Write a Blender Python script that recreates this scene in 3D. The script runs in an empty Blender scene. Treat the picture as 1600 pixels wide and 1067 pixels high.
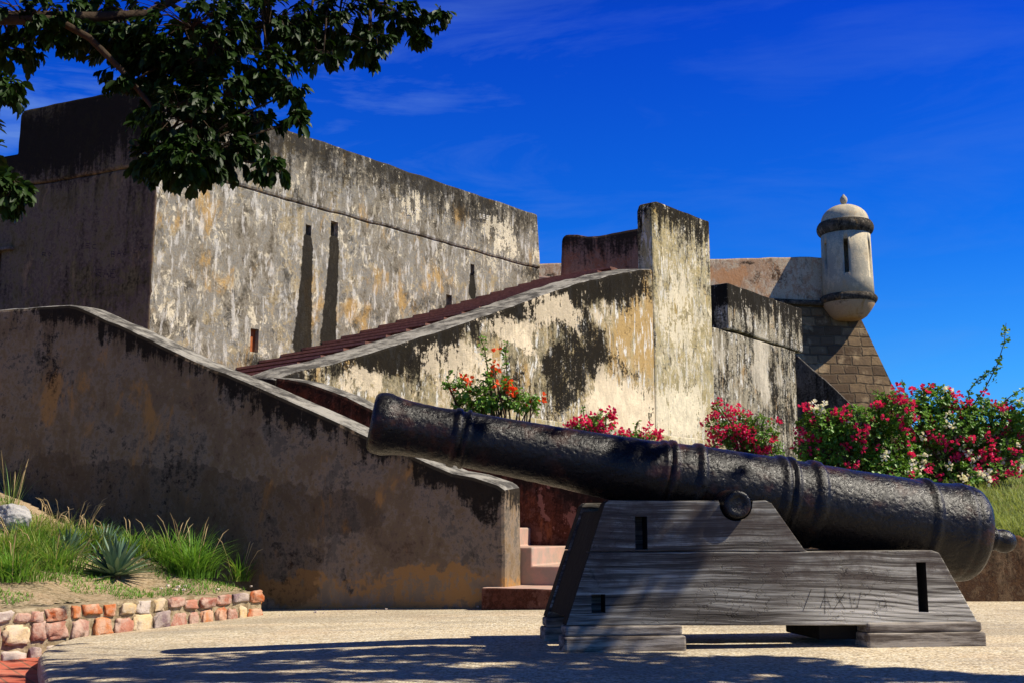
import bpy, bmesh, math, random
import numpy as np
from mathutils import Vector, Matrix, noise
from math import radians as R, sin, cos, pi, sqrt
random.seed(7); rng = np.random.default_rng(11)
C = bpy.context.scene.collection
SC = bpy.context.scene

# ------------------------------------------------------------ camera, sky, sun
EYE = Vector((0, 0, 0.52)); F = 1800.0; PITCH = math.atan(297/F)
cd = bpy.data.cameras.new('camera'); cam = bpy.data.objects.new('camera', cd); C.objects.link(cam)
cam.location = EYE; cam.rotation_euler = (pi/2 + PITCH, 0, 0)
cd.sensor_width = 36; cd.lens = 36*F/1600; cd.clip_end = 3000; cd.clip_start = 0.05
SC.camera = cam
SUN_EL = 49.0; SUN_AZ = 100.0          # azimuth clockwise from +Y (the view direction)
w = bpy.data.worlds.new('World'); SC.world = w; w.use_nodes = True
nt = w.node_tree; bg = nt.nodes['Background']
sky = nt.nodes.new('ShaderNodeTexSky'); sky.sky_type = 'NISHITA'; sky.sun_disc = False
sky.sun_elevation = R(SUN_EL); sky.sun_rotation = R(SUN_AZ); sky.air_density = 1.0; sky.dust_density = 0.3; sky.ozone_density = 4.0
sky.altitude = 400
gm = nt.nodes.new('ShaderNodeGamma'); gm.inputs[1].default_value = 1.0
hs = nt.nodes.new('ShaderNodeHueSaturation'); hs.inputs['Saturation'].default_value = 1.0
mu = nt.nodes.new('ShaderNodeMix'); mu.data_type = 'RGBA'; mu.blend_type = 'MULTIPLY'; mu.inputs[0].default_value = 1.0
mu.inputs[7].default_value = (0.016, 0.185, .76, 1)
tc = nt.nodes.new('ShaderNodeTexCoord'); rp = nt.nodes.new('ShaderNodeValToRGB'); rs = nt.nodes.new('ShaderNodeSeparateXYZ')
for _ in range(4): rp.color_ramp.elements.new(.5)
for e_, (p_, c_) in zip(rp.color_ramp.elements, [(0, (.26, .62, .95)), (.13, (.11, .52, 1.0)), (.24, (.024, .345, 1.0)), (.42, (.012, .19, 1.0)), (.58, (.012, .06, .26)), (1, (.012, .03, .10))]): e_.position = p_; e_.color = (*c_, 1)
nt.links.new(tc.outputs['Generated'], rs.inputs[0]); nt.links.new(rs.outputs[2], rp.inputs[0]); nt.links.new(rp.outputs[0], mu.inputs[7])
mp = nt.nodes.new('ShaderNodeMapping')
mp.inputs['Rotation'].default_value = (0, R(-14), R(12)); mp.inputs['Scale'].default_value = (1.6, 1.6, 7.0)
n1 = nt.nodes.new('ShaderNodeTexNoise'); n1.inputs['Scale'].default_value = 2.6; n1.inputs['Detail'].default_value = 8; n1.inputs['Roughness'].default_value = .62; n1.inputs['Distortion'].default_value = .6
mr = nt.nodes.new('ShaderNodeMapRange'); mr.inputs[1].default_value = .47; mr.inputs[2].default_value = .82; mr.inputs[3].default_value = 0; mr.inputs[4].default_value = .42
# thin cloud is thicker toward the left of the view
sx = nt.nodes.new('ShaderNodeSeparateXYZ'); mr2 = nt.nodes.new('ShaderNodeMapRange'); mr2.inputs[1].default_value = .1; mr2.inputs[2].default_value = -.42; mr2.inputs[3].default_value = .35; mr2.inputs[4].default_value = 3.2
ml = nt.nodes.new('ShaderNodeMath'); ml.operation = 'MULTIPLY'
cm = nt.nodes.new('ShaderNodeMix'); cm.data_type = 'RGBA'; cm.inputs[7].default_value = (1.0, 1.9, 4.6, 1)
L = nt.links.new
L(sky.outputs[0], gm.inputs[0]); L(gm.outputs[0], hs.inputs['Color']); L(hs.outputs[0], mu.inputs[6])
L(tc.outputs['Generated'], mp.inputs[0]); L(mp.outputs[0], n1.inputs[0]); L(n1.outputs[0], mr.inputs[0])
L(tc.outputs['Generated'], sx.inputs[0]); L(sx.outputs[0], mr2.inputs[0]); L(mr.outputs[0], ml.inputs[0]); L(mr2.outputs[0], ml.inputs[1])
L(ml.outputs[0], cm.inputs[0]); L(mu.outputs[2], cm.inputs[6]); L(cm.outputs[2], bg.inputs[0])
bg.inputs[1].default_value = 0.115
sl = bpy.data.lights.new('sun', 'SUN'); so = bpy.data.objects.new('sun', sl); C.objects.link(so)
sl.energy = 5.0; sl.angle = R(0.53); sl.color = (1.0, 0.92, 0.78)
SD = Vector((sin(R(SUN_AZ))*cos(R(SUN_EL)), cos(R(SUN_AZ))*cos(R(SUN_EL)), sin(R(SUN_EL))))
so.rotation_euler = SD.to_track_quat('Z', 'Y').to_euler(); so.location = (6, -3, 12)
SC.view_settings.view_transform = 'Standard'; SC.view_settings.look = 'None'
SC.view_settings.exposure = 0.5; SC.view_settings.gamma = 1
SC.render.engine = 'CYCLES'; SC.cycles.max_bounces = 6; SC.cycles.diffuse_bounces = 2

# ------------------------------------------------------------ projection helpers
def ray(px, py):
    xc = (px-800)/F; yc = (533.5-py)/F
    return Vector((xc, cos(PITCH) - yc*sin(PITCH), sin(PITCH) + yc*cos(PITCH)))
def atY(px, py, Y):
    d = ray(px, py); return EYE + d*(Y/d.y)
def onZ(px, py, z):
    d = ray(px, py); return EYE + d*((z-EYE.z)/d.z)
class Wall:
    """vertical plane: x along it, y into it (away from the front), z up"""
    def __init__(s, x, y, deg):
        s.o = Vector((x, y, 0)); s.a = R(deg)
        s.d = Vector((cos(s.a), sin(s.a), 0)); s.b = Vector((-sin(s.a), cos(s.a), 0))
    def p(s, px, py, off=0.0):
        d = ray(px, py); o = s.o + s.b*off
        t = (o-EYE).dot(s.b)/d.dot(s.b); q = EYE + d*t - s.o
        return (q.dot(s.d), q.z)
    def w(s, u, v, z): return s.o + s.d*u + s.b*v + Vector((0, 0, z))

# ------------------------------------------------------------ object helpers
def props(o, label=None, cat=None, group=None, kind=None):
    if label: o['label'] = label
    if cat: o['category'] = cat
    if group: o['group'] = group
    if kind: o['kind'] = kind
    return o
def empty(name, loc, label, cat, group=None):
    o = bpy.data.objects.new(name, None); C.objects.link(o); o.location = loc; o.empty_display_size = .2
    return props(o, label, cat, group)
def mesh_obj(name, V, Fc, mats, parent=None, smooth=False, midx=None):
    me = bpy.data.meshes.new(name); me.from_pydata([tuple(v) for v in V], [], Fc); me.update()
    o = bpy.data.objects.new(name, me); C.objects.link(o)
    for m in (mats if isinstance(mats, (list, tuple)) else [mats]): me.materials.append(m)
    if midx is not None: me.polygons.foreach_set('material_index', midx)
    if smooth: me.polygons.foreach_set('use_smooth', [True]*len(me.polygons))
    if parent: o.parent = parent
    return o
def local(V, root): return [Vector(v) - root.location for v in V]
def place(o, wall):
    o.location = wall.o; o.rotation_euler = (0, 0, wall.a); return o
def resample(pts, step, jit):
    out = []; n = len(pts)
    for i in range(n):
        a = pts[i]; b = pts[(i+1) % n]; l = math.hypot(b[0]-a[0], b[1]-a[1]); k = max(1, int(l/step))
        for j in range(k):
            t = j/k; x = a[0]+(b[0]-a[0])*t; z = a[1]+(b[1]-a[1])*t
            jj = jit if j else jit*.3
            out.append((x+random.uniform(-jj, jj)*.3, z+noise.noise(Vector((x*3.1, z*3.7, 5)))*jj + random.uniform(-jj, jj)*.25))
    return out
def prism(name, pts, y0, y1, mats, step=.11, jit=.014, bevel=.018, parent=None, wall=None, topmat=True, seg=2, tilt=0.0):
    """outline (u,z) extruded through the wall's thickness; faces that look up take slot 1"""
    if step: pts = resample(pts, step, jit)
    a = sum(pts[i][0]*pts[(i+1) % len(pts)][1]-pts[(i+1) % len(pts)][0]*pts[i][1] for i in range(len(pts)))
    if a < 0: pts = pts[::-1]
    n = len(pts)
    V = [(u, y0, z) for u, z in pts] + [(u, y1, z+(tilt if z > .6 else 0)) for u, z in pts]
    Fc = [list(range(n)), list(range(2*n-1, n-1, -1))]
    for i in range(n): j = (i+1) % n; Fc.append([j, i, n+i, n+j])
    o = mesh_obj(name, V, Fc, mats)
    if isinstance(mats, (list, tuple)) and len(mats) > 1 and topmat:
        for p in o.data.polygons:
            if p.normal.z > .3: p.material_index = 1
    if bevel:
        b = o.modifiers.new('bevel', 'BEVEL'); b.width = bevel; b.segments = seg; b.limit_method = 'ANGLE'; b.angle_limit = R(35); b.harden_normals = False
    if parent: o.parent = parent
    elif wall: place(o, wall)
    return o
def cut(o, boxes):
    """cut box-shaped holes; boxes are (u0,u1,y0,y1,z0,z1) in the mesh's own coordinates"""
    if o.modifiers:
        dg = bpy.context.evaluated_depsgraph_get(); me0 = bpy.data.meshes.new_from_object(o.evaluated_get(dg)); o.modifiers.clear(); o.data = me0
    V = []; Fc = []
    for (a, b, c, d, e, f) in boxes:
        k = len(V); V += [(x, y, z) for x in (a, b) for y in (c, d) for z in (e, f)]
        for q in ((0, 1, 3, 2), (4, 6, 7, 5), (0, 4, 5, 1), (2, 3, 7, 6), (0, 2, 6, 4), (1, 5, 7, 3)): Fc.append([k+i for i in q])
    c = mesh_obj('cutter', V, Fc, o.data.materials[0])
    c.matrix_world = Matrix.Translation(o.location) @ o.rotation_euler.to_matrix().to_4x4() if not o.parent else Matrix()
    par = o.parent; mw = None
    if par: o.parent = None
    m = o.modifiers.new('cut', 'BOOLEAN'); m.operation = 'DIFFERENCE'; m.object = c; m.solver = 'EXACT'
    bpy.context.view_layer.update()
    dg = bpy.context.evaluated_depsgraph_get(); me = bpy.data.meshes.new_from_object(o.evaluated_get(dg))
    o.modifiers.clear(); o.data = me
    if par: o.parent = par
    bpy.data.objects.remove(c)
def tube_geo(V, Fc, pts, rad, sides=6):
    pts = [Vector(p) for p in pts]; base = len(V)
    for i, p in enumerate(pts):
        t = (pts[min(i+1, len(pts)-1)]-pts[max(i-1, 0)]).normalized()
        a = t.cross(Vector((.13, .31, .94))).normalized(); b = t.cross(a)
        r = rad[i] if isinstance(rad, (list, tuple)) else rad
        for k in range(sides):
            an = 2*pi*k/sides; V.append(p + (a*cos(an)+b*sin(an))*r)
    for i in range(len(pts)-1):
        for k in range(sides):
            q = base+i*sides; k2 = (k+1) % sides
            Fc.append([q+k, q+k2, q+sides+k2, q+sides+k])
    Fc.append([base+k for k in range(sides)][::-1]); Fc.append([base+(len(pts)-1)*sides+k for k in range(sides)])
def box_geo(V, Fc, a, b):
    k = len(V); V += [Vector((x, y, z)) for x in (a[0], b[0]) for y in (a[1], b[1]) for z in (a[2], b[2])]
    for q in ((0, 1, 3, 2), (4, 6, 7, 5), (0, 4, 5, 1), (2, 3, 7, 6), (0, 2, 6, 4), (1, 5, 7, 3)): Fc.append([k+i for i in q])

# ------------------------------------------------------------ material helpers
class Mat:
    def __init__(s, name):
        s.m = bpy.data.materials.new(name); s.m.use_nodes = True; s.t = s.m.node_tree
        s.bs = s.t.nodes['Principled BSDF']; s.co = s.t.nodes.new('ShaderNodeTexCoord').outputs['Object']
    def n(s, ty, **kw):
        x = s.t.nodes.new(ty)
        for k, v in kw.items(): setattr(x, k, v)
        return x
    def set(s, x, i, v):
        if isinstance(v, bpy.types.NodeSocket): s.t.links.new(v, x.inputs[i])
        elif v is not None:
            if isinstance(v, (tuple, list)) and len(v) == 3 and len(getattr(x.inputs[i], 'default_value', (0,)*3)) == 4: v = (*v, 1)
            x.inputs[i].default_value = v
    def vec(s, scale, loc=(0, 0, 0), rot=(0, 0, 0), v=None):
        x = s.n('ShaderNodeMapping'); s.set(x, 0, v or s.co); x.inputs['Scale'].default_value = scale; x.inputs['Location'].default_value = loc; x.inputs['Rotation'].default_value = rot; return x.outputs[0]
    def noise(s, sc, v=None, det=6, ro=.6, dist=0, out=0):
        x = s.n('ShaderNodeTexNoise'); s.set(x, 'Vector', v or s.co); s.set(x, 'Scale', sc); s.set(x, 'Detail', det); s.set(x, 'Roughness', ro); s.set(x, 'Distortion', dist); return x.outputs[out]
    def vor(s, sc, v=None, feat='F1', out=0, rnd=1):
        x = s.n('ShaderNodeTexVoronoi', feature=feat); s.set(x, 'Vector', v or s.co); s.set(x, 'Scale', sc); s.set(x, 'Randomness', rnd); return x.outputs[out]
    def ma(s, op, a, b=0.0, clamp=False):
        x = s.n('ShaderNodeMath', operation=op, use_clamp=clamp); s.set(x, 0, a); s.set(x, 1, b); return x.outputs[0]
    def vm(s, op, a, b=None, out=0):
        x = s.n('ShaderNodeVectorMath', operation=op); s.set(x, 0, a)
        if b is not None: s.set(x, 1, b)
        return x.outputs[out]
    def mr(s, v, a, b, c=0.0, d=1.0, smooth=True):
        x = s.n('ShaderNodeMapRange'); x.interpolation_type = 'SMOOTHSTEP' if smooth else 'LINEAR'
        for i, q in enumerate((v, a, b, c, d)): s.set(x, i, q)
        return x.outputs[0]
    def ramp(s, v, stops, interp='LINEAR'):
        x = s.n('ShaderNodeValToRGB'); s.set(x, 0, v); r = x.color_ramp; r.interpolation = interp
        while len(r.elements) < len(stops): r.elements.new(.5)
        for e, (p, c) in zip(r.elements, stops): e.position = p; e.color = (*c, 1)
        return x.outputs[0]
    def mix(s, f, a, b, mode='MIX'):
        x = s.n('ShaderNodeMix', data_type='RGBA', blend_type=mode); s.set(x, 0, f); s.set(x, 6, a); s.set(x, 7, b); return x.outputs[2]
    def sep(s, v=None):
        x = s.n('ShaderNodeSeparateXYZ'); s.set(x, 0, v or s.co); return x.outputs
    def bump(s, h, st=.5, dist=.02, nrm=None):
        x = s.n('ShaderNodeBump'); s.set(x, 'Strength', st); s.set(x, 'Distance', dist); s.set(x, 'Height', h)
        if nrm is not None: s.set(x, 'Normal', nrm)
        return x.outputs[0]
    def out(s, col, rough=.85, nrm=None, spec=.3, metal=0):
        s.set(s.bs, 'Base Color', col); s.set(s.bs, 'Roughness', rough)
        s.set(s.bs, 'Specular IOR Level', spec); s.set(s.bs, 'Metallic', metal)
        if nrm is not None: s.set(s.bs, 'Normal', nrm)
        return s.m
    def blobs(s, v, bl):
        """sum of soft elliptical spots (u,z,ru,rz,strength)"""
        tot = None
        for (u, z, ru, rz, st) in bl:
            a = s.vm('SUBTRACT', v, (u, 0, z)); b = s.vm('MULTIPLY', a, (1/ru, 0, 1/rz)); l = s.vm('LENGTH', b, out=1)
            k = s.mr(l, 1.25, .35, 0, st)
            tot = k if tot is None else s.ma('ADD', tot, k)
        return tot if tot is not None else 0.0

def plaster(name, base, light, dark=(.013, .011, .009), darkT=.62, lightT=.66, streak=1.0, top=None, topd=.35, seed=0.0,
            bl=(), bd=(), bo=(), ochre=(.42, .24, .08), bump=.5, soft=.06, dark_soft=.12, warm=None, speck=.5, dop=.93, mott=.7, white=0.0, topk=.18, bs=(), damp=()):
    bl = [(*b_[:4], b_[4]*.62) for b_ in bl]; bd = [(*b_[:4], b_[4]*.66) for b_ in bd]
    """weathered lime plaster: mottled coat, flaked light patches, black mildew running down from the top"""
    m = Mat(name); P = m.vec((1, 1, 1), (seed, seed*.7, 0))
    wn = m.noise(1.1, P, 5, .62, out=1)
    warp = m.vm('ADD', m.co, m.vm('MULTIPLY', m.vm('SUBTRACT', wn, (.5, .5, .5)), (.8, 0, .8)))
    wn2 = m.noise(7.0, P, 5, .7, out=1)
    warp = m.vm('ADD', warp, m.vm('MULTIPLY', m.vm('SUBTRACT', wn2, (.5, .5, .5)), (.22, 0, .22)))
    big = m.noise(1.3, P, 8, .66, .6); mid = m.noise(5.5, m.vec((1, 1, .55), (seed, 2, 0)), 8, .7, .3)
    fine = m.noise(26, P, 6, .75); vfine = m.noise(90, P, 3, .7)
    f_ = m.ma('ADD', m.ma('ADD', m.ma('MULTIPLY', big, .38), m.ma('MULTIPLY', mid, .34)), m.ma('MULTIPLY', fine, .28))
    col = m.ramp(f_, [(.41+.035*i, c) for i, c in enumerate(base)])
    # flaked light and dark mottling at hand size
    reg = m.mr(m.noise(1.7, m.vec((1, 1, 1), (seed+31, 0, 0)), 4, .6), .42, .58, .08, 1)
    flk = m.mr(m.noise(9, m.vec((1, 1, .6), (seed+40, 0, 0)), 9, .78, .9), .525, .60)
    drk = m.mr(m.noise(6.0, m.vec((1, 1, .6), (seed+50, 0, 0)), 9, .78, .9), .515, .61)
    col = m.mix(m.ma('MULTIPLY', m.ma('MULTIPLY', drk, reg), mott), col, m.mix(.8, col, dark))
    col = m.mix(m.ma('MULTIPLY', m.ma('MULTIPLY', flk, reg), mott*.85), col, light)
    # ochre wash
    oc = m.ma('ADD', m.noise(2.2, m.vec((1.4, 1, .6), (seed+4, 0, 3)), 7, .7, .5), m.blobs(warp, bo))
    col = m.mix(m.mr(oc, .56, .68, 0, .8), col, ochre)
    # rain streaks, long in z
    st = m.noise(4.2, m.vec((2.6, 2.6, .3), (seed, 0, 1)), 7, .68, .15); st2 = m.noise(11, m.vec((3.2, 3.2, .22), (seed+9, 0, 1)), 5, .65, .1)
    lt = m.ma('ADD', m.ma('ADD', m.ma('MULTIPLY', mid, .5), m.ma('MULTIPLY', fine, .32)), m.ma('MULTIPLY', st2, .18))
    lt = m.ma('ADD', m.ma('MULTIPLY', m.ma('SUBTRACT', lt, .5), 1.7), m.ma('ADD', m.blobs(warp, bl), .5))
    wr = m.noise(5.0, m.vec((2.4, 2.4, .55), (seed+60, 0, 1)), 8, .72, .4)
    col = m.mix(m.ma('MULTIPLY', m.mr(wr, .53, .60), white), col, (.78, .75, .67))
    # mildew
    dk = m.ma('ADD', m.ma('MULTIPLY', st, .5*streak), m.ma('MULTIPLY', big, .5+.5*(1-streak)))
    dk = m.ma('ADD', dk, m.ma('MULTIPLY', m.ma('SUBTRACT', fine, .5), .55))
    x, y, z = m.sep()
    if top:
        dz = m.ma('SUBTRACT', m.ma('ADD', m.ma('MULTIPLY', x, top[1]), top[0]), z)   # distance under the wall top
        dzn = m.ma('ADD', dz, m.ma('MULTIPLY', m.ma('SUBTRACT', st, .5), -1.6*topd))
        dk = m.ma('ADD', dk, m.mr(dzn, topd, 0, 0, topk))
    dk = m.ma('ADD', dk, m.blobs(warp, bd))
    dmask = m.mr(dk, darkT-dark_soft, darkT+dark_soft)
    lmask = m.mr(lt, lightT-soft*.5, lightT+soft*.5)
    col = m.mix(m.ma('MULTIPLY', m.mr(fine, .35, .72), speck*.6), col, m.mix(.5, col, dark))
    col = m.mix(m.ma('MULTIPLY', dmask, dop), col, dark)
    lmask = m.ma('MULTIPLY', lmask, m.mr(dmask, 0, 1, 1, .75))
    lcol = m.mix(m.mr(mid, .35, .62), light, tuple(c*.72 for c in light))
    col = m.mix(lmask, col, lcol)
    if damp:
        dm = m.ma('ADD', m.blobs(warp, damp), m.ma('MULTIPLY', m.ma('SUBTRACT', mid, .5), .5))
        col = m.mix(m.mr(dm, .40, .48, 0, .55), col, m.mix(.75, col, (.03, .02, .014)))
    if bs:
        thin = m.vm('ADD', m.co, m.vm('MULTIPLY', m.vm('SUBTRACT', wn2, (.5, .5, .5)), (.07, 0, .1)))
        sm = m.ma('ADD', m.blobs(thin, bs), m.ma('MULTIPLY', m.ma('SUBTRACT', fine, .5), .9))
        col = m.mix(m.mr(sm, .30, .55, 0, .96), col, (.020, .017, .013))
    # freckles of both
    fr = m.mr(m.noise(60, P, 4, .75), .6, .7); col = m.mix(m.ma('MULTIPLY', fr, .55*speck), col, dark)
    h = m.ma('ADD', m.ma('ADD', m.ma('MULTIPLY', mid, .6), m.ma('MULTIPLY', fine, .35)), m.ma('ADD', m.ma('MULTIPLY', vfine, .12), m.ma('MULTIPLY', lmask, -.18)))
    return m.out(col, .95, m.bump(h, min(1, bump*1.35), .035), .02)

def conv(wall, L, off=0.0):
    """pixel spots -> wall spots: (px,py,rpx,rpy,strength)"""
    out = []
    for (px, py, rx, ry, s) in L:
        c = wall.p(px, py, off); a = wall.p(px+rx, py, off); b = wall.p(px, py-ry, off)
        out.append((c[0], c[1], abs(a[0]-c[0]), abs(b[1]-c[1]), s))
    return out

def leaf_mat(name, c1, c2, tr=.25, rough=.42, spec=.4):
    m = Mat(name); g = m.n('ShaderNodeNewGeometry'); rnd = g.outputs['Random Per Island']
    col = m.mix(rnd, c1, c2); col = m.mix(m.mr(m.noise(3.0, None, 3), .35, .65), col, m.mix(.5, col, tuple(x*1.7 for x in c2)))
    m.out(col, rough, None, spec)
    t = m.n('ShaderNodeBsdfTranslucent'); m.set(t, 0, m.mix(.5, col, (c2[0]*1.6, c2[1]*1.5, c2[2]*.5)))
    mx = m.n('ShaderNodeMixShader'); mx.inputs[0].default_value = tr
    m.t.links.new(m.bs.outputs[0], mx.inputs[1]); m.t.links.new(t.outputs[0], mx.inputs[2])
    m.t.links.new(mx.outputs[0], m.t.nodes['Material Output'].inputs[0]); return m.m
def plain(name, col, rough=.8, spec=.3, bs=20, st=.3):
    m = Mat(name); n_ = m.noise(bs, None, 6, .65)
    return m.out(m.mix(m.mr(n_, .3, .7), tuple(c*.65 for c in col), col), rough, m.bump(n_, st, .02), spec)

# ============================================================ THE PLAN
W_FRONT = Wall(0.0, 8.30, -20)      # near stair parapet, front face; x runs right, toward the pier
W_INNER = Wall(0.44, 9.52, -20)     # far parapet of the lower flight
W_DIAG = Wall(-2.15, 10.46, 50)     # parapet of the upper flight, x runs away to the right
W_MAIN = Wall(-3.53, 11.62, 50)     # long wall of the fort
W_LEFT = Wall(-3.59, 11.54, -25)    # left face of the fort, x negative leftwards
W_LEFT = Wall(*(W_MAIN.w(W_MAIN.p(243, 300)[0], -.003, 0)).xy, -25)
W_K = Wall(3.534, 19.0, 50)
W_RET = Wall(0.0, 8.95, 0)
W_BACK = Wall(0.0, 17.6, -6)
W_FAR = Wall(9.75, 34.2, 13)
W_STONE = Wall(-2.82, 6.35, math.degrees(math.atan2(.884, .467)))

# ------------------------------------------------------------ ground
def slab_z(x): return .034*min(x, 0)*(1 if x > -2.6 else 1)
m = Mat('exposed_aggregate')
v1 = m.vor(70, None, 'F1', 1); vd = m.vor(70, None, 'F1', 0); v2 = m.vor(210, None, 'F1', 1)
c = m.ramp(m.sep(v1)[0], [(0, (.22, .15, .07)), (.3, (.54, .44, .28)), (.62, (.70, .61, .44)), (.85, (.80, .74, .60)), (1, (.16, .12, .07))])
c = m.mix(.35, c, m.ramp(m.sep(v2)[1], [(0, (.35, .26, .15)), (.6, (.68, .56, .36)), (1, (.85, .78, .62))]))
big = m.noise(1.2, None, 6, .6); c = m.mix(m.mr(big, .42, .68, 0, .4), c, (.50, .36, .23)); c = m.mix(m.mr(m.noise(.55, m.vec((.6, 1.6, 1)), 6, .7, .5), .46, .60, 0, .5), c, (.27, .23, .17))
c = m.mix(m.mr(m.noise(2.3, m.vec((.4, 2, 1)), 6, .65), .5, .68, 0, .55), c, (.34, .30, .24))
g = m.mr(vd, .0, .8, 1, 0, False); c = m.mix(m.mr(vd, .55, .8, 0, .6), c, (.16, .12, .08))
M_SLAB = m.out(c, .9, m.bump(g, .55, .006), .2)
m = Mat('red_brick_paving'); br = m.n('ShaderNodeTexBrick'); m.set(br, 0, m.vec((1, 1, 1), (0, 0, 0), (0, 0, R(58))))
for k, v in (('Color1', (.42, .085, .05)), ('Color2', (.50, .13, .08)), ('Mortar', (.16, .08, .05))): m.set(br, k, v)
m.set(br, 'Scale', 1); m.set(br, 'Mortar Size', .006); m.set(br, 'Brick Width', .21); m.set(br, 'Row Height', .105)
M_BRICK = m.out(m.mix(m.mr(m.noise(9), .4, .7, 0, .5), br.outputs[0], (.55, .24, .16)), .85, m.bump(m.ma('SUBTRACT', 1, br.outputs[1]), .5, .01), .2)
M_EARTH = plain('dry_earth', (.13, .10, .065), .95, .1, 6, .5)
m = Mat('sandy_soil'); a_ = m.noise(3.5, None, 7, .65); b_ = m.noise(38, None, 5, .75)
M_SOIL = m.out(m.mix(m.mr(b_, .35, .65), m.mix(m.mr(a_, .4, .6), (.40, .27, .15), (.09, .08, .03)), (.52, .40, .26)), .95, m.bump(b_, .9, .03), .1)
m = Mat('hill_turf'); a_ = m.noise(3.5, None, 7, .65); b_ = m.noise(30, None, 5, .75)
M_TURF = m.out(m.mix(m.mr(a_, .4, .62), (.09, .13, .03), (.20, .17, .07)), .95, m.bump(b_, .9, .05), .1)

props(mesh_obj('ground', [(-900, -200, -.30), (900, -200, -.30), (900, 1600, -.30), (-900, 1600, -.30)], [[0, 1, 2, 3]], M_EARTH), kind='structure')
props(mesh_obj('path', [(-9, -3, -.17), (-.3, -3, -.17), (-.3, 8.6, -.17), (-9, 8.6, -.17)], [[0, 1, 2, 3]], M_BRICK), kind='structure')

rim = []
for (px, py) in ((60, 1023), (68, 1014), (81, 1007), (112, 996), (150, 986), (202, 973), (262, 965), (326, 958), (412, 951.5), (506, 946.5)):
    x = -1.9
    for _ in range(6): q = onZ(px, py, slab_z(x)); x = q.x
    rim.append((q.x, q.y))
poly = rim + [(-.9, 8.75), (.5, 9.05), (12, 9.05), (12, -3), (-.8, -3), (-.95, 1.6), (-1.25, 3.1), (-1.52, 4.0), (-1.80, 4.6)]
# dense outline so the rim looks cast, then a bevelled prism
n = len(poly); V = [Vector((x, y, slab_z(x))) for x, y in poly] + [Vector((x, y, -.29)) for x, y in poly]
Fc = [list(range(n))[::-1], list(range(n, 2*n))] + [[i, (i+1) % n, n+(i+1) % n, n+i] for i in range(n)]
slab = mesh_obj('plaza_pavement', V, Fc, M_SLAB); props(slab, kind='structure')
bm = bmesh.new(); bm.from_mesh(slab.data); bmesh.ops.triangulate(bm, faces=[f for f in bm.faces if len(f.verts) > 4]); bmesh.ops.recalc_face_normals(bm, faces=bm.faces); bm.to_mesh(slab.data); bm.free()
b = slab.modifiers.new('bevel', 'BEVEL'); b.width = .025; b.segments = 3; b.limit_method = 'ANGLE'; b.angle_limit = R(50)

def bed_z(x, y):
    q = Vector((x, y, 0)) - W_STONE.o; p = max(0, q.dot(W_STONE.b)) if True else 0
    return .070 + .17*p + .04*p*p + .03*noise.noise(Vector((x*2.2, y*2.2, 1)))*min(1, p*3)
def grid(name, x0, x1, y0, y1, nx, ny, fz, mat, keep=None):
    V = []; Fc = []
    for j in range(ny+1):
        for i in range(nx+1):
            x = x0+(x1-x0)*i/nx; y = y0+(y1-y0)*j/ny; V.append((x, y, fz(x, y)))
    for j in range(ny):
        for i in range(nx):
            q = j*(nx+1)+i; cx = x0+(x1-x0)*(i+.5)/nx; cy = y0+(y1-y0)*(j+.5)/ny
            if keep is None or keep(cx, cy): Fc.append([q, q+1, q+nx+2, q+nx+1])
    return mesh_obj(name, V, Fc, mat, smooth=True)
def in_bed(x, y): return (Vector((x, y, 0))-W_STONE.o).dot(W_STONE.b) > .16 and (Vector((x, y, 0))-W_STONE.o).dot(W_STONE.d) < 2.28 and (Vector((x, y, 0))-W_FRONT.o).dot(W_FRONT.b) < .1
props(grid('planting_bed', -7.5, -1.5, 3.5, 11, 150, 190, bed_z, M_SOIL, in_bed), kind='structure')
def hill_z(x, y):
    a = .46+(y-9.1)*.165; b_ = .46+(y-9.1)*.135
    t = min(1, max(0, (x-2.6-(y-9)*.12)/2.0)); t = t*t*(3-2*t)
    z = min(a, 1.5)*(1-t) + min(b_, 1.6)*t
    return z + .05*noise.noise(Vector((x*1.3, y*1.3, 4)))
props(grid('hillside', -.6, 22, 9.12, 33, 150, 150, hill_z, M_TURF, lambda x, y: (Vector((x, y, 0))-W_DIAG.o).dot(W_DIAG.b) < .15 and (x > .86 or (Vector((x, y, 0))-W_INNER.o).dot(W_INNER.b) > .12)), kind='structure')

# ------------------------------------------------------------ masonry materials
DK = (.022, .019, .016)
M_COPING = None
m = Mat('grey_coping'); a_ = m.noise(7, m.vec((1, 1, 1)), 7, .7); b_ = m.noise(40, None, 4, .7); c_ = m.noise(2.2, None, 5, .6)
M_COPING = m.out(m.mix(m.mr(m.ma('ADD', m.ma('MULTIPLY', a_, .6), m.ma('MULTIPLY', c_, .4)), .42, .58), (.065, .06, .052), (.30, .28, .24)), .9, m.bump(b_, .5, .02), .2)

fu = lambda pts, W, off=0.0: [W.p(x, y, off) for x, y in pts]
def topline(W, a, b):
    p, q = W.p(*a), W.p(*b); k = (q[1]-p[1])/(q[0]-p[0]); return (p[1]-k*p[0], k)

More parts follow.
